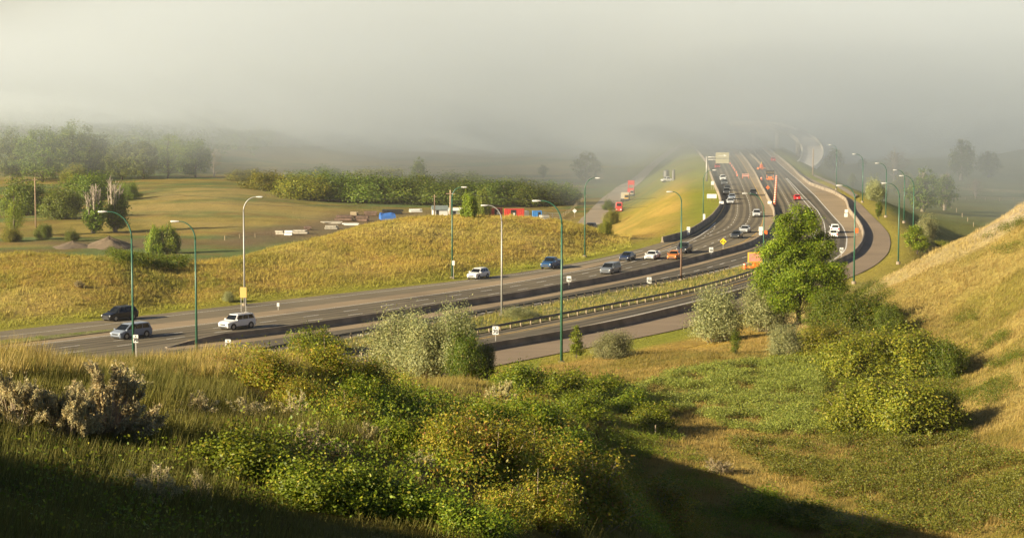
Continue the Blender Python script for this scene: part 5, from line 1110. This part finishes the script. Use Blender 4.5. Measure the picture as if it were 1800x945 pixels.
V = [
    ('suv', 211, 562, BLACK, 'black van like car on the ramp at the left edge of the highway', dict(rack=True)),
    ('van', 231, 593, GREYBL, 'grey blue minivan in the near left lane beside the lamp post', {}),
    ('boxy', 417, 577, WHITE, 'white boxy off road car with roof rack near the barrier end', dict(rack=True)),
    ('cross', 841, 489, WHITE, 'white crossover car at the foot of the yellow hill', {}),
    ('pickup', 970, 471, BLUE, 'dark blue pickup truck behind the tallest lamp post', dict(name='pickup_truck', cat='pickup truck')),
    ('van', 1073.5, 480, GREY, 'grey minivan next to the median barrier right of the tallest lamp', {}),
    ('sedan', 1103, 457, NAVY, 'navy blue sedan heading a row of three cars', {}),
    ('sedan', 1147, 455, WHITE, 'white sedan with raised rear spoiler', dict(spoiler=True)),
    ('hatch', 1186, 455, ORANGE_C, 'orange hatchback beside the brown lamp pole', {}),
    ('pickup', 1203, 444, (.03, .033, .038), 'black pickup truck just behind the orange hatchback', dict(name='pickup_truck', cat='pickup truck')),
    ('sedan', 1295, 418, (.03, .035, .04), 'black sedan beyond the yellow diamond sign', {}),
    ('sedan', 1310, 408.5, SILVER, 'silver sedan close behind the black sedan in the bend', {}),
    ('cross', 1330, 380.5, SILVER, 'silver crossover alone in the inner lane of the bend', {}),
    ('suv', 1324, 343.5, (.02, .022, .026), 'dark car under the curved lamp arm in the inner lane', {}),
    ('sedan', 1283.5, 358, SILVER, 'silver sedan leading the queue in the outer lane', {}),
    ('sedan', 1286.5, 350, GREYBL, 'grey blue sedan second in the queue in the outer lane', {}),
    ('suv', 1277, 341.5, (.05, .055, .06), 'dark car third in the queue in the outer lane', {}),
    ('sedan', 1278.5, 334.5, (.045, .05, .055), 'dark sedan fourth in the queue in the outer lane', {}),
    ('suv', 1273.5, 325, (.10, .11, .12), 'grey car with bright headlights fifth in the queue', {}),
    ('suv', 1270.5, 317, WHITE, 'white car last in the queue in the outer lane', dict(rack=True)),
    ('van', 1261, 295.5, RED_C, 'small red van far away under the overhead sign', {}),
]
for kind, x, y, c, lab, kw in V: car(kind, x, y, WB(x, y), c, lab, group='traffic coming towards the camera', **kw)
for kind, x, y, c, lab in [('hatch', 1401, 351.5, RED_C, 'red hatchback driving away left of the double white line'), ('suv', 1359, 284, RED_C, 'faint dark red car driving away into the mist')]:
    car(kind, x, y, EBH(x, y), c, lab, group='traffic driving away')
for kind, x, y, c, lab in [('suv', 1467.5, 408.5, WHITE, 'front white car of two in the right hand bend'), ('cross', 1465, 417.5, WHITE, 'rear white car of two in the right hand bend')]:
    car(kind, x, y, SLIP(x, y), c, lab, group='traffic driving away')
def gl(x, y): p = hit(x, y, 420); return p
p = gl(1040, 409); car('pickup', 0, 0, R(-112), (.03, .035, .04), 'dark pickup truck parked on the gravel side road', name='pickup_truck', cat='pickup truck', at=p)
p = gl(1175, 320); car('pickup', 0, 0, R(195), WHITE, 'white pickup truck on the far gravel road in the mist', name='pickup_truck', cat='pickup truck', at=p)
# machines parked along the gravel road
M_RED = mat('red machine paint', (0.62, 0.05, 0.035), 0.5); M_MYEL = mat('yellow machine paint', (0.62, 0.36, 0.04), 0.5); M_CREAM = mat('cream machine panel', (0.50, 0.45, 0.33), 0.6)
def truck(px, py, c, label, hpx, wpx, rz):
    b_ = gl(px, py); s = size_at(b_); h, w = hpx / s, max(2.3, wpx / s); e = empty('truck', b_, rz, label, 'truck')
    mb = MB(); mb.box((0, 0, .75), (6.5, w * .5, .3)); mb.build('chassis', M_TRIM, e)
    mb = MB(); mb.loft([[(x_, y_ * w / 2, z_) for y_, z_ in ((-1, .5), (1, .5), (1, zt - .2), (.85, zt), (-.85, zt), (-1, zt - .2))] for x_, zt in ((3.4, h * .55), (2.3, h * .6), (1.9, h * .95), (.4, h))]); mb.build('cab', c, e)
    mb = MB(); mb.slab((2.32, -w * .38, h * .62), (2.32, w * .38, h * .62), (2.0, w * .34, h * .9), (2.0, -w * .34, h * .9), .02); mb.build('windscreen', M_GLASS, e)
    for sd_ in (1, -1):
        mb = MB(); mb.box((3.42, sd_ * w * .33, .95), (.1, .5, .4)); mb.build('headlight', M_HEAD, e)
        for x_ in (2.6, -1.6, -2.8): wheel(e, x_, sd_ * w * .42, .5, .3)
    return e
truck(1089, 372, M_RED, 'red truck with bright headlights facing us on the gravel road', 17, 11, R(-98))
def machine(px, py, hpx, wpx, c, c2, label, tower=0):
    b_ = gl(px, py); s = size_at(b_); h, w = hpx / s, wpx / s; e = empty('construction_machine', b_, R(-98), label, 'machine')
    mb = MB(); mb.box((0, 0, h * .12 + .3), (5.5, w * .9, h * .14)); mb.build('chassis', M_TRIM, e); mb = MB(); mb.box((-.4, 0, h * .55), (3.6, w, h * .58), taper=.94); mb.build('housing', c, e)
    mb = MB(); mb.box((2.0, w * .2, h * .45), (1.4, w * .5, h * .4), taper=.85); cb = mb.build('cab', c2, e); mb = MB(); mb.box((2.5, w * .2, h * .5), (.5, w * .4, h * .2)); mb.build('window', M_GLASS, cb)
    if tower:
        mb = MB()
        for a_ in (-1, 1):
            mb.tube([(-1, a_ * w * .4, h * .8), (-1.2, a_ * w * .4, h * .8 + tower)], .14, 6)
        mb.box((-1.1, 0, h * .8 + tower * .72), (1.2, w * .95, tower * .55)); mb.build('mast', c, e)
    for x_ in (-1.8, 1.8):
        for sd_ in (1, -1): wheel(e, x_, sd_ * w * .44, .55, .35)
    return e
machine(1099, 354, 19, 15, M_CREAM, M_MYEL, 'cream and yellow machine behind the red truck on the gravel road')
machine(1109, 346, 18, 12, M_RED, M_CREAM, 'tall red machine at the back of the parked convoy', 3.2)
b_ = gl(1171, 316); s = size_at(b_); e = empty('storage_tank', b_, 0, 'small pale grey tank tower behind the white pickup in the mist', 'tank'); mb = MB(); mb.tube([(0, 0, 1.2), (0, 0, 3.4), (0, 0, 3.8)], [1.2, 1.2, .4], 14); mb.build('tank', M_STEEL, e); mb = MB(); mb.box((0, 0, .6), (1.9, 1.9, 1.3)); mb.build('base', M_STEEL, e)
b_ = gl(1184, 317); mb = MB(); mb.tube([(0, 0, -.2), (0, 0, 3.6)], [.55, .55], 12); mb.tube([(0, 0, 3.6), (0, 0, 3.9)], [.55, .2], 12); o = mb.build('vertical_pipe', M_STEEL); o.location = tuple(b_); tag(o, 'short grey standing pipe right of the pale tank tower', 'pipe')
# ---------------------------------------------------------------- trees, thickets and the yard on the valley floor
def far_tree(key, kind, px, py, hpx, wpx, label, crown=None, seed=0, n_cl=120, per=46, bare=0, bark=None, name='tree', y0=300, dens=1.0, group=None, fan=0):
    b_ = hit(px, py, y0); s = size_at(b_); h, w = hpx / s, wpx / s; k = w / h / 2
    crown = crown or [(0, 0, .58, k * .82, k * .82, .34), (-.4 * k, .1 * k, .45, k * .6, k * .6, .26), (.42 * k, 0, .5, k * .58, k * .58, .28), (0.1 * k, 0, .80, k * .5, k * .5, .19), (0, 0, .25, k * .7, k * .7, .18)]
    return put(key, lambda: make_tree(kind, h, crown, seed, n_cl, per, h * .075 + .2, max(.5, min(1.5, h / 14)) * (.62 / KIND[kind][2] if KIND[kind][2] < .2 else 1), (h * .018 + .06) * (1.7 if fan else 1), bark, bare=bare, fan=fan), b_, 0, 1, label, 'tree', group, name)
for k, (px, py, h, w, kind, lab) in enumerate([
    (22, 318, 80, 70, 'grove', 'dark tree of the riverside grove cut by the left edge'),
    (75, 320, 88, 80, 'grove', 'broad dark tree second from the left in the grove'),
    (128, 318, 98, 90, 'grove', 'tallest dark tree of the riverside grove'),
    (172, 316, 74, 60, 'grove', 'dark tree at the right shoulder of the grove'),
    (215, 316, 66, 55, 'grove', 'paler tree with visible trunk right of the dark grove'),
    (252, 315, 62, 52, 'grove', 'pale tree in the middle of the misty tree row'),
    (296, 314, 76, 58, 'cotton', 'yellowish tree standing a little taller in the misty tree row'),
    (343, 312, 62, 50, 'grove', 'last leafy tree at the right end of the misty tree row')]):
    far_tree('grove%d' % k, kind, px, py, h * 1.08, w * 1.3, lab, seed=500 + k, group='trees of the riverside grove', n_cl=170, per=60)
far_tree('dead', 'brown', 376, 310, 52, 44, 'half bare pale tree at the edge of the misty field', seed=520, n_cl=26, per=26, bare=40, bark=M_PALE)
for k, (px, py, h, w, lab) in enumerate([(25, 416, 88, 46, 'slender green poplar at the left edge'), (165, 410, 88, 44, 'half bare poplar, left of a pair'), (203, 408, 94, 52, 'half bare poplar, right of a pair')]):
    kk = w / h / 2
    far_tree('pop%d' % k, 'cotton' if k == 0 else 'grove', px, py, h, w, lab, [(0, 0, .36, kk * .62, kk * .62, .3), (.25 * kk, 0, .6, kk * .45, kk * .45, .24), (-.15 * kk, 0, .82, kk * .28, kk * .28, .18)] if k == 0 else [(.1 * kk, 0, .26, kk * .6, kk * .6, .24), (.4 * kk, 0, .5, kk * .34, kk * .34, .2), (-.3 * kk, 0, .4, kk * .25, kk * .25, .12)], seed=530 + k, n_cl=90, per=60, fan=0 if k == 0 else 26, bark=M_BARK if k == 0 else M_PALE)
def far_bush(kind, px, py, wpx, hpx, label, group=None, name='bush', y0=300, seed=0):
    b_ = hit(px, py, y0); s = size_at(b_); w, h = wpx / s / 2, hpx / s; key = ('fb', kind, round(w / h, 0)); 
    def mk():
        rg = np.random.default_rng(600 + len(FIRST)); e = empty('bush', (0, 0, 0)); V_, f, c, ft, tp = shrub_mesh(kind, rg, 3.0, 3.0, 240, 70, .2, 1.5 if KIND[kind][2] < .2 else (1.1 if kind == 'cotton' else .34), .35)
        np_mesh('foliage', V_, f, M_LEAF, e, c); stem_mesh(ft, tp, .05, 10, rg).build('stems', M_TWIG, e); return e
    b_[2] -= .1
    return put(key, mk, b_, (px * 1.7) % 6.28, (w / 3.0, w / 3.0, h / 3.0), label, 'bush', group, name)
for px, py, w, h, kind, lab in [
    (77, 421, 36, 26, 'dark', 'round dark bush below the utility pole'), (127, 424, 30, 18, 'dark', 'flatter dark bush left of the dirt mound'),
    (40, 378, 100, 54, 'grove', 'wide dark thicket at the left edge below the grove'), (110, 385, 90, 48, 'grove', 'dark thicket beside the utility pole'), (160, 352, 110, 40, 'grove', 'long dark thicket below the tallest grove tree'), (226, 352, 50, 26, 'grove', 'dark bush casting shade on the golden field'), (130, 322, 50, 28, 'olive', 'rounded brownish bush in front of the tallest grove tree'),
    (272, 446, 32, 40, 'cotton', 'light green bush left of a pair beyond the saddle'), (300, 446, 36, 42, 'cotton', 'light green bush right of a pair beyond the saddle'), (20, 425, 40, 22, 'olive', 'low olive bush at the foot of the slender poplar'),
    (1075, 395, 34, 24, 'olive', 'low green bush beside the gravel side road'), (1064, 412, 30, 22, 'olive', 'yellow green bush where the gravel road meets the hill'), (1070, 371, 24, 18, 'dark', 'dark bush at the side of the parked red truck'),
    (825, 382, 34, 36, 'cotton', 'light green bush beside the shed roof behind the hill'), (850, 380, 26, 40, 'cotton', 'tall light green bush left of the red containers')]:
    far_bush(kind, px, py, w, h, lab)
for k, (px, py, w, h, kind, lab) in enumerate([
    (470, 335, 90, 36, 'olive', 'pale bushes at the left end of the long thicket'), (535, 350, 110, 46, 'olive', 'olive bush at the lower left of the long thicket'), (590, 352, 110, 50, 'grove', 'dark bush in the front of the long thicket'), (655, 356, 130, 52, 'grove', 'widest dark bush in the front of the long thicket'),
    (730, 358, 120, 52, 'grove', 'dark bush below the lone dark conifer'), (800, 360, 120, 46, 'grove', 'dark bush behind the sheds'), (870, 362, 120, 48, 'grove', 'dark bush behind the first red container'), (935, 362, 110, 44, 'grove', 'dark bush behind the blue container'), (985, 360, 80, 40, 'grove', 'dark bush at the right end of the long thicket'),
    (560, 322, 120, 26, 'grove', 'hazy bush at the back left of the long thicket'), (660, 322, 130, 28, 'olive', 'hazy bush at the back of the long thicket'), (820, 330, 130, 26, 'grove', 'hazy bush right of the conifer'), (920, 336, 110, 24, 'grove', 'hazy bush at the back right of the long thicket'), (430, 318, 70, 22, 'olive', 'small hazy bush by the misty field')]):
    far_bush(kind, px, py, w * 1.1, h * .82, lab, group='bushes of the long thicket')
far_tree('con', 'grove', 735, 330, 52, 44, 'lone dark conifer rising above the long thicket', [(0, 0, .3, .34, .34, .26), (0, 0, .55, .25, .25, .24), (.05, 0, .78, .17, .17, .2)], seed=541, n_cl=150, per=50)
far_tree('rnd', 'grove', 1030, 320, 54, 62, 'round misty tree left of the gravel road', seed=542, n_cl=120)
far_tree('sm1', 'grove', 955, 313, 26, 20, 'small faint tree left of the round misty tree', seed=543, n_cl=60)
for k, (kind, px, py, h, w, bare, lab) in enumerate([
    ('grove', 1466, 305, 44, 36, 6, 'dark misty tree right of the overpass'), ('brown', 1572, 318, 58, 66, 30, 'wide brown half bare tree in the mist on the right'), ('grove', 1516, 300, 22, 18, 0, 'small dark tree behind a far lamp post'),
    ('grove', 1690, 318, 72, 46, 24, 'tall pale misty tree on the right'), ('grove', 1737, 312, 46, 50, 6, 'rounder misty tree beside the tall pale one'), ('brown', 1715, 345, 34, 40, 16, 'low brown tree in the pasture'),
    ('grove', 1622, 372, 76, 60, 14, 'spreading tree with pale trunk in the right hand valley'), ('grove', 1660, 370, 66, 44, 26, 'tree with bare leaning limbs in the right hand valley'), ('olive', 1590, 345, 44, 50, 6, 'hazy tree behind the farther lamp posts'), ('grove', 1498, 328, 22, 14, 0, 'tiny dark tree on the bank by the gravel path')]):
    far_tree('rt%d' % k, kind, px, py, h, w, lab, seed=560 + k, bare=bare, fan=bare // 2, bark=M_PALE if bare > 10 else M_BARK, n_cl=80 if kind == 'brown' else 130, per=22 if kind == 'brown' else 46)
S('silver', 1535, 352, 44, 38, 'round silver bush on the bank behind the lamp posts', y0=300) if False else None
for px, py, w, h, lab in [(1537, 353, 44, 36, 'round silver bush on the bank behind the lamp posts'), (1627, 424, 46, 42, 'silver bush behind the leaning bright tree')]: far_bush('silver', px, py, w, h, lab)
far_bush('olive', 1655, 436, 50, 12, 'low green bush on the bank right of the leaning tree')

# storage yard
M_CRED = mat('red container steel', (0.55, 0.045, 0.03), 0.5, noise=(1, .15)); M_CBLUE = mat('blue container steel', (0.04, 0.20, 0.52), 0.5, noise=(1, .15)); M_TARP = mat('blue tarpaulin', (0.03, 0.13, 0.42), 0.6); M_ROOF = mat('grey green roof', (0.16, 0.19, 0.18), 0.6); M_LUM = mat('stacked lumber', (0.42, 0.38, 0.30), 0.8, noise=(1.5, .3)); M_CRT = mat('brown scrap', (0.16, 0.10, 0.07), 0.8, noise=(1, .4)); M_GRN = mat('green bin', (0.03, .22, .08), .5)
def container(px, py, wpx, hpx, m, label, gap=None, d=2.5, rz=.1):
    b_ = hit(px, py, 440); s = size_at(b_); w, h = wpx / s, hpx / s; e = empty('shipping_container', b_, rz, label, 'container'); mb = MB(); n_ = int(w / .35)
    prof = []                                  # corrugated long sides
    for i in range(n_ + 1):
        prof.append((-w / 2 + w * i / n_, -d / 2 + (.05 if i % 2 else 0)))
    prof += [(w / 2, d / 2), (-w / 2, d / 2)]; mb.prism(prof, 0.1, h); mb.build('body', m, e)
    mb = MB(); mb.box((0, 0, h + .03), (w + .06, d + .06, .1)); mb.box((0, 0, .06), (w + .06, d + .06, .12)); mb.build('frame', m, e)
    if gap:
        mb = MB(); mb.box((gap * w, -d / 2 - .02, h * .5), (w * .28, .08, h * .8)); mb.build('doorway', M_TRIM, e)
        mb = MB(); mb.box((gap * w + w * .03, -d / 2 - .08, h * .35), (w * .1, .08, h * .4)); mb.build('door', M_SIGNW, e)
    return e
container(866, 379, 34, 13, M_CRED, 'red shipping container on the left, partly behind the hill', .22)
container(904, 382, 34, 15, M_CRED, 'red shipping container with an open pale doorway', -.06)
container(944, 386, 16, 15, M_CBLUE, 'blue shipping container beside the fence', .2)
b_ = hit(926, 383, 440); mb = MB(); mb.box((0, 0, 1.1), (1.6, 1.6, 2.4)); mb.cyl((0, 0, 2.4), (0, 0, 1), .8, .3, 12); o = mb.build('water_tank', M_STEEL); o.location = tuple(b_); tag(o, 'dark grey tank between the red and the blue container', 'tank')
b_ = hit(931, 389, 440); mb = MB(); mb.box((0, 0, .5), (2.2, 1.2, 1.0), taper=1.1); mb.box((0, 0, 1.05), (2.3, 1.3, .12)); o = mb.build('rubbish_bin', M_GRN); o.location = tuple(b_); tag(o, 'low green bin in front of the containers', 'bin')
def shed(px, py, wpx, hpx, roof, wall, label):
    b_ = hit(px, py, 440); s = size_at(b_); w, h = wpx / s, hpx / s; e = empty('shed', b_, .15, label, 'shed'); mb = MB(); mb.box((0, 0, h * .3), (w, 4, h * .6)); wl = mb.build('wall', wall, e)
    mb = MB(); mb.loft([[(x_, -2.4, h * .58), (x_, 0, h), (x_, 2.4, h * .58), (x_, 0, h * .54)] for x_ in (-w / 2 - .3, w / 2 + .3)]); mb.build('roof', roof, e)
    mb = MB(); mb.box((-w * .2, -2.02, h * .28), (1.0, .06, h * .5)); mb.build('door', M_TRIM, e); return e
shed(773, 378, 26, 17, M_ROOF, M_SIGNW, 'shed with a grey green roof peeking over the yellow hill')
shed(803, 376, 28, 11, M_SIGNW, M_SIGNB, 'long low pale roofed shed right of the grey green one')
b_ = hit(681, 386, 440); s = size_at(b_); mb = MB(); w = 26 / s; mb.loft([[(x_ * w / 2, y_ * 3, z_) for y_, z_ in ((-1, 0), (-.9, 1.3), (0, 2.3 + .25 * math.sin(5 * x_)), (.9, 1.3), (1, 0))] for x_ in (-1, -.5, 0, .5, 1)]); o = mb.build('tarpaulin_heap', M_TARP); o.location = tuple(b_); o.rotation_euler = (0, 0, .2); tag(o, 'heap under a bright blue tarpaulin at the edge of the hill', 'tarpaulin')
def pile(px, py, wpx, hpx, m, label, seed, name='stack', cat='stack', n_=8):
    b_ = hit(px, py, 400); s = size_at(b_); w, h = wpx / s, hpx / s; rg = np.random.default_rng(seed); mb = MB(); lay = max(2, n_ // 3); d = max(1.5, w * .3)
    for i in range(lay):
        for j in range(n_ // lay + 1): mb.box((rg.normal(0, .06) * w, (j / max(1, n_ // lay) - .5) * d, (i + .5) * h / lay), (w * rg.uniform(.75, 1.0), d * .36, h / lay * .8), rg.normal(0, .05))
    o = mb.build(name, m); o.location = tuple(b_); o.rotation_euler = (0, 0, rg.uniform(-.1, .25)); return tag(o, label, cat)
for a_ in [(492, 412, 14, 7, M_LUM, 'pale plank stack at the left of the yard', 1), (508, 414, 14, 9, M_SIGNW, 'white block stack in the middle of the left yard group', 2), (527, 411, 26, 7, M_LUM, 'pale beam stack at the right of the left yard group', 3), (540, 404, 12, 6, M_CRT, 'small dark scrap stack above the pale beams', 4), (583, 403, 22, 7, M_LUM, 'cream stack near the foot of the yellow hill', 5),
           (583, 393, 34, 4, M_LUM, 'long low pale slab stack in the yard', 6), (617, 396, 26, 4, M_SIGNW, 'long low white slab stack in the yard', 7), (606, 388, 30, 10, M_CRT, 'brown scrap heap behind the slabs', 8), (636, 389, 26, 10, M_CRT, 'dark scrap heap left of the blue tarpaulin', 9), (623, 378, 14, 6, M_POST, 'tan crate stack above the scrap heaps', 10), (652, 379, 22, 8, M_CRT, 'rusty machinery heap behind the scrap', 11), (690, 376, 34, 8, M_TRIM, 'black machinery heap behind the blue tarpaulin', 12), (729, 373, 22, 6, M_SIGNW, 'white rubble stack on the skyline of the yellow hill', 13), (958, 389, 14, 9, M_SIGNB, 'grey heap right of the blue container', 14)]: pile(*a_)
# utility poles and their wires
M_WPOLE = mat('wooden utility pole', (0.30, 0.205, 0.13), 0.9, noise=(3, .2)); M_WIRE = mat('dull wire', (0.12, 0.115, 0.10), 0.6)
def pole(px, yb, yt, label, y0=400, arm=True):
    b_ = hit(px, yb, y0); s = size_at(b_); h = (yb - yt) / s; e = empty('utility_pole', b_, 0, label, 'utility pole', 'utility poles'); mb = MB(); mb.tube([(0, 0, -.3), (0, 0, h)], [.24, .16], 8); mb.build('pole', M_WPOLE, e, True)
    if arm: MB().box((0, -.2, h - .7), (1.8, .14, .14)).build('crossarm', M_WPOLE, e)
    return Vector((b_[0], b_[1], b_[2] + h - .6))
pA = pole(63, 400, 312, 'tall pale utility pole by the dark thicket on the left'); pB = pole(764, 384, 342, 'shorter of two utility poles on the yellow hill skyline'); pC = pole(792, 384, 336, 'taller of two utility poles on the yellow hill skyline'); pD = pole(1429, 308, 262, 'dark thin pole beside the overpass', 300, False)
def wire(a_, b_, sag, label, r=.035):
    mb = MB(); a_, b_ = Vector(a_), Vector(b_); mb.tube([a_.lerp(b_, t) - Vector((0, 0, sag * 4 * t * (1 - t))) for t in np.linspace(0, 1, 14)], r, 4); return tag(mb.build('power_line', M_WIRE), label, 'power line')
wire(PD(-260, 352, pA.y + 10), pA, 1.2, 'power line reaching the left pole from beyond the left edge')
wire(pA, pB, 3.5, 'power line strung from the left pole to the skyline poles'); wire(pA - Vector((0, 0, 2)), pB - Vector((0, 0, 2)), 3.5, 'lower power line strung from the left pole to the skyline poles')
wire(pC, PD(1205, 338, 760), 2.5, 'power line running from the skyline poles towards the gravel road'); wire(pC - Vector((0, 0, 1.5)), PD(1205, 352, 760), 2.5, 'lower power line running towards the gravel road')
# fences
def fence(pts, label, y0=400, step=4.0, h=1.3, rails=(0.5, 0.9, 1.25), pm=None, n_max=60):
    g_ = np.array([hit(a_, b_, y0)[:2] for a_, b_ in pts]); L = np.linalg.norm(np.diff(g_, axis=0), axis=1).sum(); n_ = max(4, min(n_max, int(L / step))); q = resample(g_, n_); z = terrain(q[:, 0], q[:, 1]); e = empty('fence', (0, 0, 0), 0, label, 'fence'); proto = None
    for i in range(n_):
        if proto is None: o = proto = MB().box((0, 0, h / 2 - .15), (.16, .16, h + .3)).build('post', pm or M_POST, e)
        else: o = proto.copy(); COL.objects.link(o); o.parent = e
        o.location = (q[i, 0], q[i, 1], z[i])
    for r_ in rails: MB().tube([(q[i, 0], q[i, 1], z[i] + r_) for i in range(n_)], .05, 4).build('rail', pm or M_POST, e)
fence([(1662, 352), (1730, 352), (1800, 354), (1900, 356)], 'pale rail fence across the right hand pasture', step=5)
fence([(1672, 366), (1690, 380), (1706, 394), (1722, 408)], 'leaning post fence running down towards the dry hill', step=16, rails=())
fence([(1672, 334), (1740, 338), (1820, 342)], 'farther faint fence along the pasture track', step=6)
fence([(395, 422), (440, 418), (480, 416)], 'line of posts at the edge of the dirt yard', step=5)
fence([(985, 384), (1000, 374), (1016, 360), (1030, 348)], 'wire fence along the left side of the gravel road', 440, 6)
fence([(955, 384), (970, 386), (984, 386)], 'grey mesh fence right of the blue container', 440, 3, 2.2, (.6, 1.2, 1.8, 2.2), M_STEEL)
# overpass ramp curling in the mist
M_PCONC = mat('pale new concrete', (0.55, 0.51, 0.45), 0.9, noise=(.2, .12))
def bridge():
    top = [(1296, 217, 1080), (1330, 216, 1040), (1365, 221, 1000), (1398, 232, 960), (1420, 247, 920), (1430, 264, 880), (1427, 281, 845), (1415, 294, 815), (1400, 302, 790)]
    pts = np.array([PD(*t) for t in top]); pts = smooth(pts, 50, 4); e = empty('overpass', (0, 0, 0), 0, 'curved concrete overpass on round piers half lost in the fog', 'overpass')
    sweep('deck', pts[:, :2], [(-4.5, -1.0), (-4.5, -.2), (4.5, -.2), (4.5, -1.0), (2.4, -1.0), (2.2, -2.3), (-2.2, -2.3), (-2.4, -1.0)], M_PCONC, e, pts[:, 2])
    for sd_ in (-4.35, 4.35): sweep('parapet', offset(pts[:, :2], sd_), [(-.16, -.2), (-.12, 1.0), (.12, 1.0), (.16, -.2)], M_PCONC, e, pts[:, 2])
    for k in (6, 14, 22, 30):
        p = pts[k]; g_ = on(p[0], p[1]); mb = MB(); mb.tube([(p[0], p[1], g_ - 1), (p[0], p[1], p[2] - 3.2), (p[0], p[1], p[2] - 2.2)], [1.2, 1.2, 2.2], 14); mb.build('pier', M_PCONC, e)
bridge()
# heaps of soil at the edge of the dirt yard
for px, py, w, h, lab in [(192, 436, 84, 19, 'bare brown dirt mound beyond the yellow hill'), (128, 434, 70, 10, 'smaller bare dirt mound left of the bigger one')]:
    b_ = hit(px, py, 330); s = size_at(b_); W_, H_ = w / s / 2, h / s; mb = MB(); n_ = 26; rings = []
    for k in range(9):
        t = k / 8; r_ = W_ * 1.3 * (1 - t) ** 1.25 + .05; nz = lambda a_, q_: float(fbm(np.array([2.2 * math.cos(a_) + px + q_]), np.array([2.2 * math.sin(a_) + .35 * k]), 5)[0]) - .5; rings.append([(r_ * math.cos(a_) * (1 + .9 * nz(a_, 0)), r_ * .9 * math.sin(a_) * (1 + .9 * nz(a_, 0)), -.5 + (H_ + .5) * t ** .8 * (1 + .5 * nz(a_, 9))) for a_ in np.arange(n_) * math.tau / n_])
    mb.loft(rings); o = mb.build('dirt_mound', mat('dirt', (.12, .085, .05), .95, noise=(.6, .3), bump=(1.5, .8)), None, True); o.location = tuple(b_); tag(o, lab, 'dirt mound')

# the wooded foot of the far slope, one mass in the fog
def woods(n_, seed):
    rg = np.random.default_rng(seed); Vs, Cs = [], []; cols, wts, L, W = KIND['grove']
    Y = rg.uniform(1010, 1420, n_); q = rg.uniform(-150, 480, n_); X = (q - 900) / F * Y; z = terrain(X, Y); k = (z > -13.5) | (q < 360); X, Y, z = X[k], Y[k], z[k]
    for x, y, g_ in zip(X, Y, z):
        h = rg.uniform(9, 17); r_ = h * rg.uniform(.28, .42); c = rg.normal(0, 1, (150, 3)); c = unit(c) * rg.uniform(.5, 1, (150, 1)) ** .5 * np.array([r_, r_, h * .45]) * (1 + .25 * np.sin(c[:, :1] * 5)) + np.array([x, y, g_ + h * .55])
        V_, f = leaf_quads(c, 1.3, 1.1, rg); Vs.append(V_); Cs.append(pick_cols(150, cols, wts, rg, np.full(150, rg.uniform(.7, 1.3))))
    V_ = np.concatenate(Vs); return tag(np_mesh('woods', V_, np.arange(len(V_)).reshape(-1, 4), M_LEAF, None, np.concatenate(Cs)), 'far woods at the foot of the slope fading into fog', 'woods', kind='stuff')
woods(420, 77)
